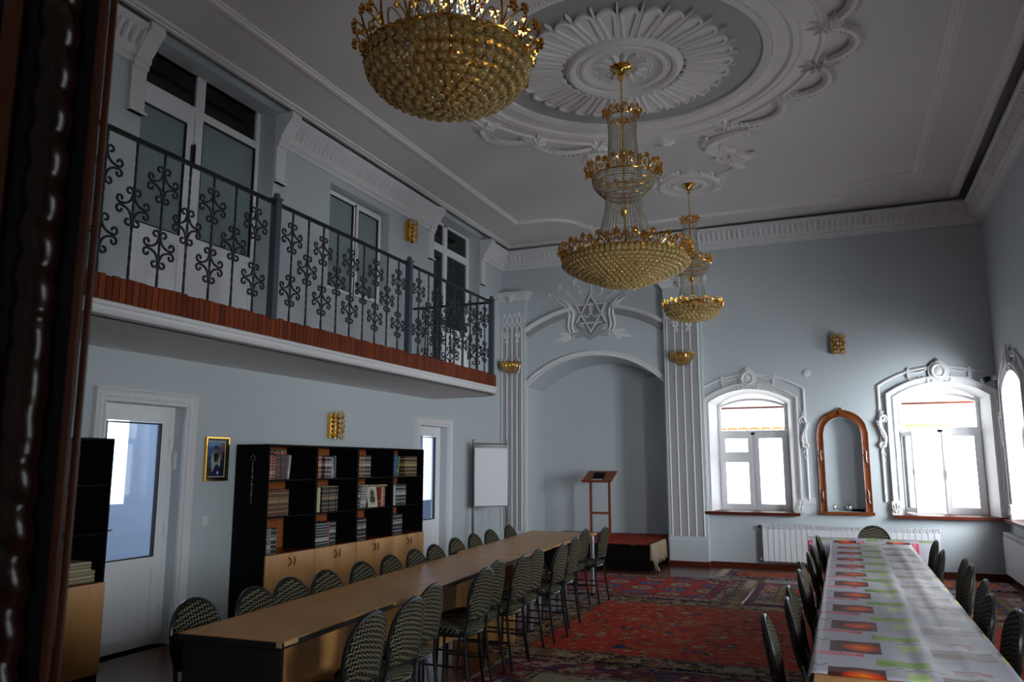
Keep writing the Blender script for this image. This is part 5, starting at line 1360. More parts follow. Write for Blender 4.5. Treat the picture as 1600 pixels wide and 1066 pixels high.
for sg in (-1, 1):
    uc = -.01 + sg * .318
    for zc in (1.02, 1.62):
        mb = MB()
        relief(mb, M_back, [(uc + sg * a, zc + b) for a, b in bez((0.02, 0.0), (-.03, .06), (.03, .12), (-.01, .2))], .016, .034)
        for k in range(3): _leaf(mb, M_back, (uc, zc + .03 + .05 * k), .035, .012, pi / 2 + (.6 if k % 2 else -.6), .012, .034)
        mb.build('carved_leaf', ARCHW, root)
    for zc in (.97, 1.56, 1.90): mb = MB(); mb.box(uc - .04, uc + .04, zc, zc + .008, .028, .033, M_back); mb.build('groove_band', SILL, root)
def cup(u, label):
    root = thing('metal_cup', label, 'cup', (u, YB + .12, .8915), 'metal cups in the niche')
    mb = MB(); mb.lathe([(0.0, 0.0), (.024, 0.0), (.024, .004), (.010, .010), (.012, .018), (.034, .03), (.042, .05), (.040, .07), (.034, .082)], 18, (u, YB + .12, .8915)); mb.build('bowl', SILVER, root)
    mb = MB(); mb.lathe([(.036, .082), (.036, .086), (.02, .094), (.006, .098), (.008, .106), (0.0, .11)], 18, (u, YB + .12, .8915)); mb.build('lid', BRASS, root)
cup(-0.185, 'small lidded metal cup at the pilaster end of the arched wooden niche'); cup(0.03, 'small lidded metal cup near the middle of the arched wooden niche')
mb = MB(); mb.cbox(0.075, 0.25, YB + .07, YB + .15, .8915, .93, .004); tag(mb.build('dark_box', BLACKF), 'low dark box on the floor of the arched wooden niche', 'box')

# ------------------------------------------------------------------ radiators
def radiator(mp, u0, n, label):
    W = .0815; root = thing('radiator', label, 'radiator', mp(u0 + n * W / 2, .10, .11), 'white sectional radiators')
    for i in range(n):
        a = u0 + W * i + .003; b = a + W - .006; mb = MB()
        mb.box(a, b, .13, .60, .145, .158, mp); mb.box(a, b, .13, .60, .08, .09, mp); mb.box((a + b) / 2 - .012, (a + b) / 2 + .012, .115, .67, .09, .145, mp)
        mb.box(a, b, .60, .615, .12, .158, mp)
        mb.box(a, a + .012, .60, .685, .075, .155, mp); mb.box(b - .012, b, .60, .685, .075, .155, mp); mb.box(a, b, .672, .685, .075, .158, mp); mb.box(a + .012, b - .012, .64, .648, .08, .15, mp)
        mb.build('section', RADW, root)
    mb = MB(); mb.tube([mp(u0 - .015, .645, .115), mp(u0 + n * W + .015, .645, .115)], .016, 8); mb.tube([mp(u0 - .015, .15, .115), mp(u0 + n * W + .015, .15, .115)], .016, 8)
    for z in (.64, .15): mb.tube([mp(u0 - .05, z, .115), mp(u0 - .015, z, .115)], .012, 8); mb.tube([mp(u0 - .045, z, .115), mp(u0 - .045, z, .001)], .010, 6)
    mb.build('pipework', RADW, root)
    mb = MB(); mb.tube([mp(u0 - .06, .645, .115), mp(u0 - .02, .645, .115)], .02, 8); mb.build('valve', BLACKM, root)
    mb = MB()
    for u in (u0 + W * 2, u0 + W * (n - 2)): mb.box(u - .01, u + .01, .60, .63, .001, .09, mp)
    mb.build('wall_bracket', RADW, root)
radiator(M_back, -1.235, 30, 'long white sectional radiator under the back wall windows')
radiator(M_right, 11.1, 20, 'white sectional radiator under the window of the right-hand wall')

# ------------------------------------------------------------------ platform with rug in the niche, lectern
mb = MB(); mb.box(-4.80, -2.80, 11.98, 13.92, 0.001, 0.385)
PLATM = mat('dark_platform_boards', (.006, .003, .003), .8, 0, .05)
tag(mb.build('platform', PLATM), 'low dark platform in front of the arched niche, covered by a red rug', 'platform')

# ------------------------------------------------------------------ woven rugs
def rug_mat(name, hx, hy, bands, field):
    """bands from the outer edge inwards: (width, palette, cell, stretch); field = (palette, cell, medallion colours or None, pitch)"""
    m = mat(name, (.3, .1, .1), 0.9, 0, 0.15); b = m.node_tree.nodes['Principled BSDF']; n = NT(m); o, x, y, z = n.obj()
    jit = n.noise(o, 18, 3)
    xx = n.m('ADD', x, n.m('MULTIPLY', n.m('SUBTRACT', jit, .5), .030)); yy = n.m('ADD', y, n.m('MULTIPLY', n.m('SUBTRACT', jit, .5), .012))
    d = n.m('MINIMUM', n.m('SUBTRACT', hx, n.m('ABSOLUTE', x)), n.m('SUBTRACT', hy, n.m('ABSOLUTE', y)))
    def motif(pal, cell, sx=1.0, sy=1.0, off=0.0, rnd=0.75, base=True):
        v = n.vec(n.m('MULTIPLY', n.m('ADD', xx, off), sx), n.m('MULTIPLY', yy, sy), off)
        dist, r, g = n.voro(v, 1.0 / cell, 'MANHATTAN', rnd)
        c1 = n.ramp(r, pal); c2 = n.ramp(n.m('FRACT', n.m('MULTIPLY', g, 3.7)), pal)
        c = n.mix(n.m('LESS_THAN', dist, 0.30), c1, c2)
        if base: c = n.mix(n.m('GREATER_THAN', dist, 0.62), c, pal[0][:3])
        v2 = n.vec(n.m('ADD', xx, off + 1.7), n.m('MULTIPLY', yy, 1.3), off)
        d2, r2, g2 = n.voro(v2, 2.3 / cell, 'CHEBYCHEV', 1.0)
        fine = n.m('MULTIPLY', n.m('GREATER_THAN', r2, 0.52), n.m('LESS_THAN', d2, 0.42))
        return n.mix(fine, c, n.ramp(g2, pal))
    pal, cell, med, pitch = field
    c = motif(pal, cell, 1.0, 1.0)
    if med:
        u = n.m('SUBTRACT', n.m('FRACT', n.m('DIVIDE', xx, pitch[0])), .5); row_ = n.m('FLOOR', n.m('DIVIDE', yy, pitch[1])); v = n.m('SUBTRACT', n.m('FRACT', n.m('DIVIDE', yy, pitch[1])), .5)
        col_ = n.m('FLOOR', n.m('DIVIDE', xx, pitch[0]))
        q = n.m('MAXIMUM', n.m('MAXIMUM', n.m('MULTIPLY', n.m('ABSOLUTE', u), 1.1), n.m('MULTIPLY', n.m('ABSOLUTE', v), 1.1)), n.m('MULTIPLY', n.m('ADD', n.m('ABSOLUTE', u), n.m('ABSOLUTE', v)), .78))
        par = n.m('MODULO', n.m('ABSOLUTE', n.m('ADD', row_, col_)), 2.0)
        mc = n.mix(par, med[0], med[1])
        c = n.mix(n.m('LESS_THAN', q, .40), c, (.03, .01, .03)); c = n.mix(n.m('LESS_THAN', q, .36), c, mc); c = n.mix(n.m('LESS_THAN', q, .17), c, med[2]); c = n.mix(n.m('LESS_THAN', q, .08), c, med[3])
    acc = sum(w for w, *_ in bands)
    for i, (w, pal, cell, st) in reversed(list(enumerate(bands))):
        f = n.m('LESS_THAN', d, acc); c = n.mix(f, c, motif(pal, cell, st, st, 3.1 * (i + 1), .55, False)); 
        c = n.mix(n.m('MULTIPLY', n.m('LESS_THAN', d, acc), n.m('GREATER_THAN', d, acc - .014)), c, (.015, .008, .012))
        acc -= w
    wv = n.noise(n.vec(n.m('MULTIPLY', x, 14.0), n.m('MULTIPLY', y, 110.0), 0.0), 1.0, 2)
    c = n.mix(n.m('MULTIPLY', wv, .42), c, (.012, .004, .004))
    st_ = n.noise(n.vec(n.m('MULTIPLY', x, 3.5), n.m('MULTIPLY', y, 48.0), 4.0), 1.0, 3, .65)
    c = n.mix(n.m('MULTIPLY', n.m('GREATER_THAN', st_, .585), .65), c, TN); c = n.mix(n.m('MULTIPLY', n.m('LESS_THAN', st_, .34), .8), c, BK)
    n.l.new(c, b.inputs['Base Color']); return m
def rug(label, x0, x1, y0, y1, bands, field, z=0.0, fringe=(), rz=0.0, sub=24):
    hx, hy = (x1 - x0) / 2, (y1 - y0) / 2
    mb = MB(); nx = sub; th = .009; r = random.Random(int(x0 * 100))
    ph = r.uniform(0, 6)
    P = lambda i, j: (-hx + 2 * hx * i / nx, -hy + 2 * hy * j / nx)
    top = []; bot = []
    for j in range(nx + 1):
        for i in range(nx + 1):
            u, v = P(i, j); e = 0.012 * sin(v * 2.3 + ph) * (1 if i in (0, nx) else 0)
            top.append((u + e, v, th + .0012 * sin(u * 3 + ph) * sin(v * 2.7))); bot.append((u + e, v, 0))
    N = (nx + 1) ** 2; idx = lambda i, j: j * (nx + 1) + i
    fs = [(idx(i, j), idx(i + 1, j), idx(i + 1, j + 1), idx(i, j + 1)) for j in range(nx) for i in range(nx)]
    fs += [tuple(N + k for k in f[::-1]) for f in fs]
    bd = [idx(i, 0) for i in range(nx)] + [idx(nx, j) for j in range(nx)] + [idx(i, nx) for i in range(nx, 0, -1)] + [idx(0, j) for j in range(nx, 0, -1)]
    fs += [(bd[k], N + bd[k], N + bd[(k + 1) % len(bd)], bd[(k + 1) % len(bd)]) for k in range(len(bd))]
    mb.add(top + bot, fs)
    o = mb.build('rug', rug_mat('woven_rug_%d' % len(bpy.data.materials), hx, hy, bands, field), origin=False)
    o.location = ((x0 + x1) / 2, (y0 + y1) / 2, z); o.rotation_euler = (0, 0, rz)
    tag(o, label, 'rug')
    FR = mat('fringe_wool', (.42, .34, .24), .9)
    for side in fringe:
        mb = MB(); k = int(2 * hy / .011)
        for i in range(k):
            v = -hy + 2 * hy * (i + .5) / k + r.uniform(-.005, .005); l = .09 + r.uniform(0, .05); s_ = 1 if side == 'x1' else -1; X = hx * s_
            mb.tube([(X, v, .006), (X + s_ * l * .5, v + r.uniform(-.012, .012), .005), (X + s_ * l, v + r.uniform(-.02, .02), .003)], [.006, .005, .004], 4)
        f = mb.build('fringe', FR, None, origin=False); f.parent = o
    return o
CR = (.33, .28, .21); BK = (.008, .006, .010); RD = (.46, .022, .009); RD2 = (.13, .009, .011); BL = (.010, .022, .13); PU = (.075, .014, .075); OR = (.40, .09, .014); TN = (.34, .18, .05); GN = (.06, .08, .045); PK = (.30, .055, .065); LB = (.055, .11, .27)
rug('large red patterned rug in the middle of the floor, running under the cloth-covered table', -3.0, 1.95, 6.45, 9.62,
    [(.06, [BK, RD2, CR], .04, 1), (.20, [CR, BK, TN, RD2, CR], .075, 1), (.05, [BK, CR], .03, 1)],
    ([RD, RD, TN, RD, BK, RD, CR, RD, OR, BL, TN, RD], .135, None, None), z=0.0)
rug('cream-field rug with broad wine-red border, nearest the camera', -2.72, 1.95, 2.6, 6.42,
    [(.06, [CR, BK, CR], .04, 1), (.34, [RD2, PK, RD2, BL, CR, RD2, PU], .085, 1), (.06, [BK, CR], .03, 1)],
    ([CR, CR, BK, CR, TN, RD2, CR, LB], .13, None, None), z=0.0)
rug('purple and red medallion rug with fringed end, in front of the rug-covered platform', -5.0, -1.33, 9.66, 11.62,
    [(.07, [PU, CR, BK], .05, 1), (.16, [CR, PU, RD2, PU, TN], .07, 1), (.10, [PU, RD, PU], .05, 1)],
    ([RD, PK, PU, RD2], .09, [CR, LB, RD2, CR], (.42, .42)), fringe=('x1',), z=0.0)
rug('striped blue, white and purple rug between the medallion rug and the right wall', -1.17, 1.95, 9.66, 11.45,
    [(.10, [PU, RD2, PU], .05, 1), (.20, [CR, RD, CR, BL], .06, 1), (.10, [GN, TN], .05, 1)],
    ([BL, RD, BL, BL, RD2, OR], .16, [RD, BL, CR, RD], (.6, .6)), z=0.0)
rug('small orange rug with fringed end lying under the long radiator', -1.70, 1.95, 11.92, 12.72,
    [(.05, [BL, CR], .04, 1), (.08, [CR, BL, PU], .06, 1)],
    ([OR, TN, OR, RD, BL, OR, CR], .09, [RD, OR, BL, CR], (.36, .3)), fringe=('x0',), z=0.0)
pr_ = rug('red rug covering the top of the low platform in the niche', -4.82, -2.77, 11.955, 13.90, [(.08, [RD2, BK], .05, 1)], ([RD, RD, RD2, OR, BL, RD, BK], .11, None, None), z=0.386)
PF = mat('tan_fringe_wool', (.34, .26, .18), .9); PB = mat('rug_back_dark', (.05, .012, .01), .9)
mb = MB(); r = random.Random(5)
for i in range(90):
    y = 11.97 + 1.05 * i / 90; x = -2.766 + r.uniform(0, .015); l = .20 + .16 * (1 if i < 8 else r.uniform(0, .7))
    if i < 8: l = .37
    mb.tube([(x - .02, y, .396), (x, y, .385), (x + r.uniform(.0, .02), y + r.uniform(-.02, .02), .385 - l * .5), (x + (.02 if i >= 8 else .05 + r.uniform(0, .06)), y + r.uniform(-.03, .03), .39 - l)], [.008, .010, .009, .004], 5)
f = mb.build('fringe', PF, None, origin=False); f.parent = pr_; f.location = -Vector(pr_.location)
mb = MB(); mb.box(-2.772, -2.766, 11.96, 13.05, .17, .388); f = mb.build('hanging_end', PF, None, origin=False); f.parent = pr_; f.location = -Vector(pr_.location)

# ------------------------------------------------------------------ lectern
LX, LY, LZ = -3.90, 13.18, .397
root = thing('lectern', 'reddish wooden lectern with sloping top on two legs, standing on the platform', 'lectern', (LX, LY, LZ))
for sg in (-1, 1):
    mb = MB(); mb.cbox(LX + sg * .165 - .018, LX + sg * .165 + .018, LY - .02, LY + .02, LZ + .04, LZ + .95, .003); mb.build('leg', LECT, root)
    mb = MB(); mb.cbox(LX + sg * .165 - .02, LX + sg * .165 + .02, LY - .15, LY + .15, LZ + .001, LZ + .045, .004); mb.build('foot', LECT, root)
mb = MB(); mb.cbox(LX - .15, LX + .15, LY - .012, LY + .012, LZ + .36, LZ + .40, .003); mb.build('stretcher', LECT, root)
def M_lec(u, v, w): return (LX + u, LY + v * .86 - w * .5, LZ + 1.0 + v * .5 + w * .86)
mb = MB(); mb.prism([(-.275, -.17), (.245, -.17), (.275, .16), (-.235, .16)], -.012, .012, M_lec); mb.build('sloping_top', LECT, root)
mb = MB(); mb.box(-.275, .245, -.185, -.168, -.012, .03, M_lec); mb.build('ledge', LECT, root)
mb = MB(); mb.box(-.10, .09, -.155, .08, .0135, .03, M_lec); mb.cur = 1; mb.box(-.10, .09, -.163, -.155, .0135, .040, M_lec)
tag(mb.build('open_book', [BLACKF, mat('white_page_edge', (.6, .58, .55), .7)]), 'dark book with pale page edge resting on the sloping lectern', 'book')

# ------------------------------------------------------------------ whiteboard on a stand
A = Vector((-5.53, 11.55)); B2 = Vector((-5.10, 11.98)); L = (B2 - A).length; ux = (B2 - A) / L; nx2 = Vector((ux.y, -ux.x))
def M_wb(u, v, w): p = A + ux * u + nx2 * w; return (p.x, p.y, v)
root = thing('whiteboard', 'white flip-chart board on a black two-post stand in the corner by the pilaster', 'whiteboard', (-5.3, 11.75, 0))
mb = MB(); mb.box(0.01, L - .01, .93, 1.87, 0, .012, M_wb); mb.build('board', BOARDW, root)
mb = MB(); ring(mb, M_wb, rect(0, L, .92, 1.88), .018, -.012, .016); mb.build('frame', BLACKM, root)
for u in (-.01, L - .03):
    mb = MB(); mb.box(u, u + .03, 0.03, 1.99, -.045, -.015, M_wb); mb.box(u - .01, u + .04, 1.99, 2.005, -.05, -.01, M_wb); mb.build('post', BLACKM, root)
    mb = MB(); mb.box(u, u + .03, 0.001, .03, -.10, .25, M_wb); mb.build('foot', BLACKM, root)
mb = MB(); mb.box(0, L, 1.895, 1.925, -.03, .01, M_wb); mb.tube([M_wb(.02, 1.93, -.01), M_wb(L - .02, 1.93, -.01)], .01, 6); mb.build('clamp_bar', BLACKM, root)
mb = MB(); mb.box(.02, L - .02, .30, .33, -.04, -.02, M_wb); mb.build('cross_bar', BLACKM, root)

# ------------------------------------------------------------------ long wooden tables on the left
TZ = 0.75
def skewbox(mb, p0, p1, p2, p3, z0, z1): mb.add([(*p, z0) for p in (p0, p1, p2, p3)] + [(*p, z1) for p in (p0, p1, p2, p3)], [(0, 3, 2, 1), (4, 5, 6, 7), (0, 1, 5, 4), (1, 2, 6, 5), (2, 3, 7, 6), (3, 0, 4, 7)])
c00, c10, c01, c11 = Vector((-3.19, 3.19)), Vector((-2.55, 3.22)), Vector((-3.50, 7.06)), Vector((-2.83, 7.06))
def tq(a, b): return tuple((c00 * (1 - a) + c10 * a) * (1 - b) + (c01 * (1 - a) + c11 * a) * b)
EDGE = mat('black_edge_band', (.012, .011, .011), .4)
root = thing('long_table', 'long beech conference table with black edge and panel ends, nearest the camera', 'table', (-3.02, 5.1, 0))
mb = MB(); skewbox(mb, tq(0, 0), tq(1, 0), tq(1, 1), tq(0, 1), TZ - .004, TZ); mb.build('table_top', BEECHT, root)
mb = MB(); skewbox(mb, tq(0, 0), tq(1, 0), tq(1, 1), tq(0, 1), TZ - .034, TZ - .0045); mb.build('edge_band', EDGE, root)
mb = MB(); r = random.Random(11)
CHIP = mat('chipped_chipboard', (.40, .27, .12), .8)
for (a, b, l) in ((1, .0, .05), (1, .30, .05), (1, .33, .10), (1, .37, .04), (1, .42, .03)):
    p = Vector(tq(a, b)); mb = MB(); mb.cbox(p.x - .003, p.x + .0015, p.y + .002, p.y + l + .06, TZ - r.uniform(.018, .026), TZ - .003, .001); mb.build('edge_chip', CHIP, root)
p = Vector(tq(.93, 0)); mb = MB(); mb.cbox(p.x, p.x + .035, p.y - .0015, p.y + .004, TZ - .03, TZ - .004, .001); mb.build('edge_chip', CHIP, root)
for b0 in (0.008, .935):
    mb = MB(); skewbox(mb, tq(.03, b0 - .003), tq(.96, b0 - .003), tq(.96, b0 + .003), tq(.03, b0 + .003), .0115, TZ - .034); mb.build('end_panel', BEECH if b0 > .1 else EDGE, root)
mb = MB(); skewbox(mb, tq(.650, .0125), tq(.668, .0125), tq(.668, .931), tq(.650, .931), .22, TZ - .034); mb.build('modesty_panel', BEECH, root)
def square_table(q, label, legs):
    cx = sum(p[0] for p in q) / 4; cy = sum(p[1] for p in q) / 4
    root = thing('dining_table', label, 'table', (cx, cy, 0), 'square beech tables on metal legs')
    mb = MB(); skewbox(mb, *q, TZ - .022, TZ); mb.build('table_top', BEECHT, root)
    Q = [Vector(p) for p in q]; C_ = Vector((cx, cy))
    for p in legs:
        l = Vector(p); mb = MB(); zb_ = .0115 if l.x > -3.05 else .001; mb.tube([(l.x, l.y, zb_ + .02), (l.x, l.y, TZ - .022)], .026, 14); lg = mb.build('leg', SILVER, root)
        mb = MB(); mb.tube([(l.x, l.y, zb_), (l.x, l.y, zb_ + .02)], .029, 14); mb.build('foot_cap', BLACKM, lg)
    mb = MB(); I = [C_ + (p - C_) * .70 for p in Q]
    for a, b in zip(I, I[1:] + I[:1]): mb.tube([(a.x, a.y, TZ - .045), (b.x, b.y, TZ - .045)], .02, 6)
    mb.build('apron', SILVER, root)
square_table([(-3.57, 7.10), (-2.83, 7.10), (-2.90, 8.41), (-3.66, 8.44)], 'square beech table on silver legs, directly behind the long conference table', [(-3.50, 7.52), (-2.875, 7.305), (-2.90, 8.36), (-3.56, 8.045)])
square_table([(-3.665, 8.455), (-2.905, 8.425), (-2.92, 9.71), (-3.80, 9.71)], 'square beech table on silver legs, nearest the rug-covered platform', [(-3.58, 8.64), (-2.935, 8.50), (-2.96, 9.63), (-3.70, 9.63)])

# ------------------------------------------------------------------ cloth-covered tables on the right
def M_r(x0, x1, s):      # long axis along y, slightly turned
    return None
def plain_table(x0, x1, y0, y1, label):
    root = thing('dining_table', label, 'table', ((x0 + x1) / 2, (y0 + y1) / 2, 0), 'cloth-covered tables')
    mb = MB(); mb.cbox(x0, x1, y0, y1, TZ - .03, TZ, .003); mb.build('table_top', BEECHT, root)
    for x in (x0 + .04, x1 - .04):
        for y in (y0 + .045, y1 - .045): mb = MB(); mb.box(x - .02, x + .02, y - .02, y + .02, .0115, TZ - .03); mb.build('leg', BLACKM, root)
    mb = MB(); mb.box(x0 + .05, x1 - .05, y0 + .06, y0 + .08, TZ - .09, TZ - .03); mb.box(x0 + .05, x1 - .05, y1 - .08, y1 - .06, TZ - .09, TZ - .03); mb.build('apron', BLACKM, root)
for k, (a, b, l) in enumerate(((3.25, 5.569, 'beech table under the photo-print cloth, the one nearest the camera'), (5.571, 7.459, 'beech table under the middle of the photo-print cloth'), (7.461, 9.42, 'beech table under the far end of the long photo-print cloth'))): plain_table(-.165, .585, a, b, l)
plain_table(-.40, .83, 9.62, 10.07, 'crosswise beech table at the far end of the cloth-covered row')
def cloth_mat(name, vert=True):
    m = mat(name, (.6, .57, .62), .42, 0, .15); b = m.node_tree.nodes['Principled BSDF']; n = NT(m); o, x, y, z = n.obj()
    # unfold the hanging sides so that the print runs on over the edge
    drop = n.m('SUBTRACT', 0.40, z)
    u = n.m('ADD', x, n.m('MULTIPLY', n.m('SIGN', x), n.m('MAXIMUM', n.m('SUBTRACT', TZD, n.m('ADD', z, 0.0)), 0.0)))
    nz = n.noise(o, 35, 3); nz2 = n.noise(n.vec(n.m('MULTIPLY', x, 5.0), n.m('MULTIPLY', y, 40.0), 0.0), 1.0, 3)
    v = n.m('SUBTRACT', n.m('MULTIPLY', n.m('FRACT', n.m('DIVIDE', y, .53)), .53), .265)     # -0.265 .. 0.265
    ju = n.m('ADD', u, n.m('MULTIPLY', n.m('SUBTRACT', nz, .5), .008)); jv = n.m('ADD', v, n.m('MULTIPLY', n.m('SUBTRACT', nz, .5), .010))
    U = lambda w: w - .21           # positions measured from the cloth's centre line
    c = n.mix(nz, (.33, .31, .365), (.43, .41, .455))
    # photograph of glowing oven: dark red rectangle with an orange oval
    rb = n.box(ju, v, U(-.115), U(.105), -.12, .115)
    a_ = n.m('DIVIDE', n.m('SUBTRACT', u, U(.02)), .088); d_ = n.m('DIVIDE', v, .085); rr = n.m('SQRT', n.m('ADD', n.m('MULTIPLY', a_, a_), n.m('MULTIPLY', d_, d_)))
    glow = n.ramp(rr, [(.75, .22, .015, 0.0), (.62, .075, .008, .45), (.40, .03, .008, .8), (.06, .012, .012, 1.0)], const=False)
    c = n.mix(rb, c, glow)
    # red ribbon with pale script
    sq = n.m('SINE', n.m('MULTIPLY', u, 260.0)); scr = n.m('LESS_THAN', n.m('ABSOLUTE', n.m('SUBTRACT', v, n.m('ADD', -.165, n.m('MULTIPLY', sq, .016)))), .006)
    rib = n.box(ju, jv, U(-.185), U(.03), -.198, -.14); c = n.mix(rib, c, (.50, .02, .05)); c = n.mix(n.m('MULTIPLY', scr, n.box(u, v, U(-.175), U(.0), -.195, -.14)), c, (.68, .5, .55))
    # green grass rectangles and pale green box
    gr = n.box(ju, jv, U(.075), U(.285), .185, .265); g2 = n.box(ju, jv, U(.075), U(.285), -.265, -.225); gcol = n.ramp(nz2, [(.05, .12, .012, 0), (.17, .28, .03, .5), (.32, .42, .08, 1)], const=False)
    c = n.mix(n.m('MAXIMUM', gr, g2), c, gcol); c = n.mix(n.box(ju, jv, U(.185), U(.265), -.02, .10), c, (.40, .50, .20))
    # black pen strokes
    st = n.m('LESS_THAN', n.m('ABSOLUTE', n.m('SUBTRACT', n.m('ABSOLUTE', n.m('SUBTRACT', u, U(.02))), n.m('MULTIPLY', n.m('ADD', v, .02), .12))), .0)
    wv = n.m('LESS_THAN', n.m('ABSOLUTE', n.m('SUBTRACT', v, n.m('ADD', .145, n.m('MULTIPLY', n.m('SINE', n.m('MULTIPLY', u, 95.0)), .018)))), .006)
    c = n.mix(n.m('MULTIPLY', wv, n.box(u, v, U(.14), U(.33), .1, .2)), c, (.04, .04, .04))
    vv = n.m('LESS_THAN', n.m('ABSOLUTE', n.m('SUBTRACT', n.m('ABSOLUTE', n.m('SUBTRACT', u, U(-.15))), n.m('MULTIPLY', n.m('SUBTRACT', v, .10), .5))), .0045)
    c = n.mix(n.m('MULTIPLY', vv, n.box(u, v, U(-.19), U(-.11), .10, .16)), c, (.03, .03, .03))
    # faded brown photographs
    bf = n.ramp(nz2, [(.07, .04, .04, 0), (.17, .12, .11, .42), (.28, .22, .22, .6), (.38, .34, .36, 1)], const=False)
    c = n.mix(n.box(ju, jv, U(.31), U(.56), -.10, .075), c, bf); c = n.mix(n.m('MULTIPLY', n.box(ju, jv, U(.36), U(.5), .15, .235), n.m('GREATER_THAN', nz2, .5)), c, (.24, .05, .06))
    c = n.mix(n.box(ju, jv, U(.50), U(.56), .03, .075), c, (.05, .03, .03))
    # yellow and pink patches along the hanging edges
    c = n.mix(n.box(ju, jv, U(.585), U(.66), -.12, .02), c, (.56, .47, .07)); c = n.mix(n.box(ju, jv, U(.585), U(.70), .05, .13), c, (.12, .09, .09))
    c = n.mix(n.box(ju, jv, U(-.29), U(-.21), .02, .22), c, (.40, .30, .28)); c = n.mix(n.box(ju, jv, U(-.33), U(-.22), -.1, -.02), c, (.30, .24, .22)); c = n.mix(n.box(ju, jv, U(-.28), U(-.235), -.25, -.16), c, (.45, .33, .06))
    n.l.new(c, b.inputs['Base Color']); b.inputs['Coat Weight'].default_value = .05; b.inputs['Coat Roughness'].default_value = .3
    return m
TZD = 0.20
def tablecloth(cx, cy, hx, hy, drop, label, rz=0.0, open_ends=True):
    """thin sheet over the table top with hanging sides, two lengthwise fold ridges and small ripples"""
    xs = [-hx - .012 - .010, -hx - .014 - .004, -hx - .012, -hx - .004] ; n = 26
    prof = [(-hx - .030, TZD - drop), (-hx - .024, TZD - drop * .6), (-hx - .018, TZD - .04), (-hx - .012, TZD - .010), (-hx - .002, TZD + .002)]
    prof += [(-hx + 2 * hx * i / n, TZD + .003) for i in range(1, n)]
    prof += [(-p, z) for p, z in reversed(prof[:5])]
    ny = 90; vs = []; r = random.Random(2)
    for j in range(ny + 1):
        y = -hy + 2 * hy * j / ny
        for i, (x, z) in enumerate(prof):
            hang = max(0.0, TZD - z)
            dx = (1 if x > 0 else -1) * hang * (.06 * sin(y * 9.0 + (0 if x < 0 else 2)) + .03 * sin(y * 21.0)) + (1 if x > 0 else -1) * hang * .03
            dz = 0
            if hang < .003:
                for fx in (.065 * hx / .38, .24 * hx / .38): dz += .010 * max(0, 1 - abs(x - fx) / .018)
                dz += .0016 * (1 + sin(y * 13 + x * 6)) + .0012 * (1 + sin(x * 40 + y * 3))
            vs.append((x + dx, y, z + dz))
    P = len(prof); fs = [(j * P + i, j * P + i + 1, (j + 1) * P + i + 1, (j + 1) * P + i) for j in range(ny) for i in range(P - 1)]
    mb = MB(); mb.add(vs, fs); o = mb.build('tablecloth', cloth_mat('printed_oilcloth_%d' % len(bpy.data.materials)), origin=False, smooth=80)
    s_ = o.modifiers.new('thickness', 'SOLIDIFY'); s_.thickness = .0015; s_.offset = 1
    o.location = (cx, cy, TZ - TZD); o.rotation_euler = (0, 0, rz)
    return tag(o, label, 'tablecloth')
tablecloth(.21, 6.535, .385, 2.945, .17, 'long glossy printed oilcloth with repeating oven, grass and ribbon pictures on the right-hand tables')
tablecloth(.215, 9.845, .235, .645, .24, 'short printed oilcloth over the crosswise table at the far end', rz=radians(90))

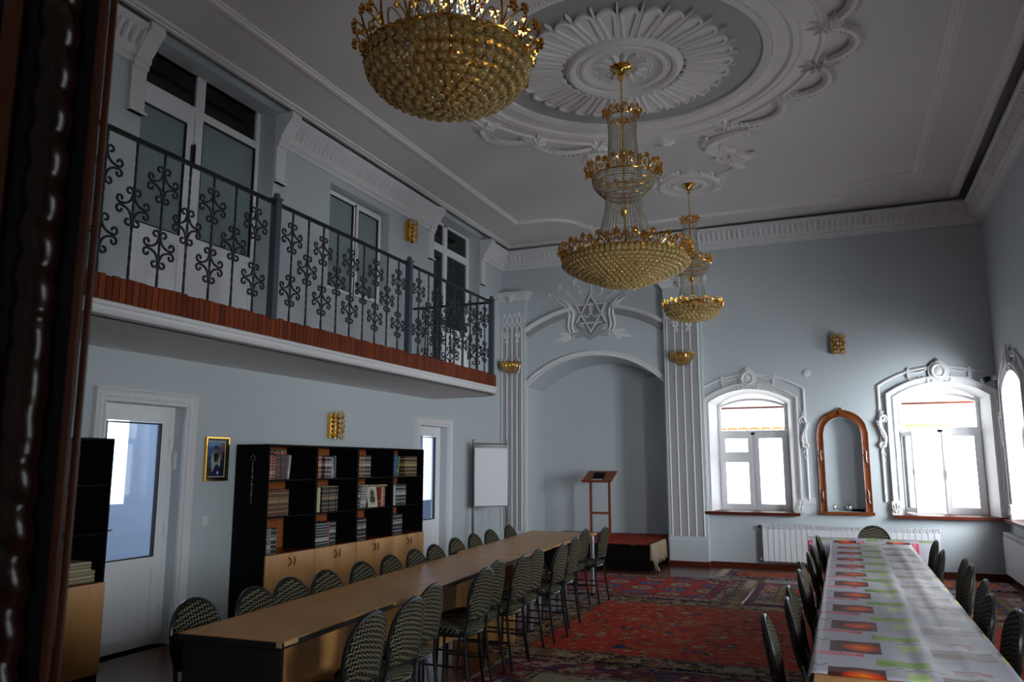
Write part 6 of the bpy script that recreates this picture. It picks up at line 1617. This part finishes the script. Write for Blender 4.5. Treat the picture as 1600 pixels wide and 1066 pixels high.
# ------------------------------------------------------------------ chairs
def make_chair():
    root = empty('dining_chair')
    W = .165
    def bpt(y, z, x0=-.165): return (x0 - (z - .45) * .16 - .02 * (1 - (y / W) ** 2), y, z)
    N = 14
    def out(s=1.0, zb=.525, zt=.852):
        pts = [(-W * s * .86, zb), (W * s * .86, zb)]
        cz = zt - W * s
        pts += [(W * s, zb + .10)] + [(W * s * cos(pi * k / N), cz + W * s * sin(pi * k / N)) for k in range(N + 1)] + [(-W * s, zb + .10)]
        return pts
    o1 = out(.97); k = len(o1); mb = MB()
    rings = []
    for (s_, dx) in ((.97, -.014), (1.0, 0.0), (.97, .014)):
        rings.append([(lambda p: (p[0] + dx, p[1], p[2]))(bpt(y, z)) for y, z in out(s_)])
    c0, c1 = (lambda p: (p[0] - .018, p[1], p[2]))(bpt(0, .69)), (lambda p: (p[0] + .020, p[1], p[2]))(bpt(0, .69))
    inner = lambda dx: [(lambda p: (p[0] + dx, p[1], p[2]))(bpt(y * .6, .69 + (z - .69) * .6)) for y, z in out(.97)]
    allr = [inner(-.022)] + rings + [inner(.024)]
    vs = [p for rg in allr for p in rg] + [c0, c1]; fs = []
    for a in range(len(allr) - 1):
        for i in range(k): fs.append((a * k + i, a * k + (i + 1) % k, (a + 1) * k + (i + 1) % k, (a + 1) * k + i))
    for i in range(k): fs.append((len(allr) * k, (i + 1) % k, i)); fs.append((len(allr) * k + 1, (len(allr) - 1) * k + i, (len(allr) - 1) * k + (i + 1) % k))
    mb.add(vs, fs); mb.build('backrest', FABRIC, root, smooth=60)
    mb = MB(); mb.tube([bpt(y, z) for y, z in out(1.035, .52, .858)], .012, 6, closed=True); mb.build('backrest_rim', BLACKM, root)
    # seat cushion with rounded corners
    def sq(s_, z): 
        return [((.185 * s_) * (abs(cos(a)) ** .5) * (1 if cos(a) > 0 else -1) + .0, (.185 * s_) * (abs(sin(a)) ** .5) * (1 if sin(a) > 0 else -1), z) for a in [2 * pi * q / 28 for q in range(28)]]
    lay = [sq(.93, .425), sq(1.0, .435), sq(1.0, .455), sq(.95, .468), sq(.6, .476), sq(.05, .478)]
    mb = MB(); vs = [p for l in lay for p in l]; m_ = 28
    mb.add(vs, [(a * m_ + i, a * m_ + (i + 1) % m_, (a + 1) * m_ + (i + 1) % m_, (a + 1) * m_ + i) for a in range(len(lay) - 1) for i in range(m_)] + [tuple(range(m_ - 1, -1, -1)), tuple((len(lay) - 1) * m_ + i for i in range(m_))])
    mb.build('seat', FABRIC, root, smooth=50)
    mb = MB(); mb.tube([(p[0] * .9, p[1] * .9, .415) for p in sq(1.0, 0)], .011, 6, closed=True); mb.build('seat_frame', BLACKM, root)
    for s_ in (-1, 1):
        mb = MB(); mb.tube([(.10, s_ * .155, .413), (.165, s_ * .158, .405), (.18, s_ * .162, .36), (.187, s_ * .17, .20), (.193, s_ * .175, .0)], .0115, 7); mb.build('leg', BLACKM, root)
        mb = MB(); mb.tube([(lambda p: (p[0] - .004, s_ * .15, p[2]))(bpt(.15, .60)), (-.172, s_ * .155, .50), (-.16, s_ * .16, .415), (-.18, s_ * .167, .22), (-.215, s_ * .175, .0)], .0115, 7); mb.build('leg', BLACKM, root)
        mb = MB(); mb.tube([(-.18, s_ * .167, .21), (.186, s_ * .17, .21)], .008, 6); mb.build('stretcher', BLACKM, root)
    return root
CH = make_chair(); used = [False]
def place_chair(bx, by, face, label, group, jit=True):
    """bx,by: top of the backrest; face: direction the sitter looks at, in degrees"""
    if not used[0]: c = CH; used[0] = True
    else: c = copy_tree(CH)
    a = radians(face + (random.uniform(-2, 2) if jit else 0)); off = .165 + .43 * .16
    c.location = (bx + cos(a) * off, by + sin(a) * off, 0.0125 if bx > -2.95 else 0.0008); c.rotation_euler = (0, 0, a)
    tag(c, label, 'chair', group)
wallside = [(-3.34, 3.47), (-3.31, 3.92), (-3.37, 4.32), (-3.34, 4.71), (-3.36, 5.22), (-3.44, 5.69), (-3.47, 6.16), (-3.45, 6.58), (-3.57, 7.25), (-3.56, 7.78), (-3.57, 8.31), (-3.68, 9.0)]
for i, (x, y) in enumerate(wallside):
    ex = (-3.19 - .31 * (y - 3.19) / 3.87) if y < 7.05 else -3.57 - .23 * (y - 7.1) / 2.61
    place_chair(min(x - .03, ex - .085), y, -2, '%s woven-backed black chair from the near end, on the bookcase side of the wooden tables' % ORD[i], 'woven black chairs on the bookcase side of the wooden tables')
near = [(-2.25, 3.47), (-2.27, 3.91), (-2.41, 4.40), (-2.43, 5.21), (-2.52, 5.63), (-2.47, 6.04), (-2.53, 6.52), (-2.49, 7.06), (-2.58, 7.72), (-2.79, 8.72), (-2.68, 9.13)]
for i, (x, y) in enumerate(near):
    place_chair(x + .03, y, 178, '%s woven-backed black chair from the near end, on the rug side of the wooden tables' % ORD[i], 'woven black chairs on the rug side of the wooden tables')
rl = [(-.36, 4.13), (-.29, 4.69), (-.31, 5.13), (-.29, 5.94), (-.31, 6.46), (-.28, 7.15), (-.28, 7.88), (-.26, 8.84)]
for i, (x, y) in enumerate(rl):
    place_chair(x - .03, y, 0, '%s woven-backed chair from the near end, on the left side of the cloth-covered table' % ORD[i], 'woven black chairs on the left of the cloth-covered table')
rr_ = [(.66, 4.05), (.68, 4.77), (.64, 5.28), (.70, 5.90), (.73, 6.72), (.74, 7.14), (.65, 7.78), (.69, 8.72)]
for i, (x, y) in enumerate(rr_):
    place_chair(x + .07, y, 180, '%s black-rimmed chair from the near end, on the right side of the cloth-covered table' % ORD[i], 'woven black chairs on the right of the cloth-covered table')
place_chair(.27, 10.42, -90, 'black round-backed chair at the head of the crosswise table, in front of the radiator', None)
bpy.context.view_layer.update()
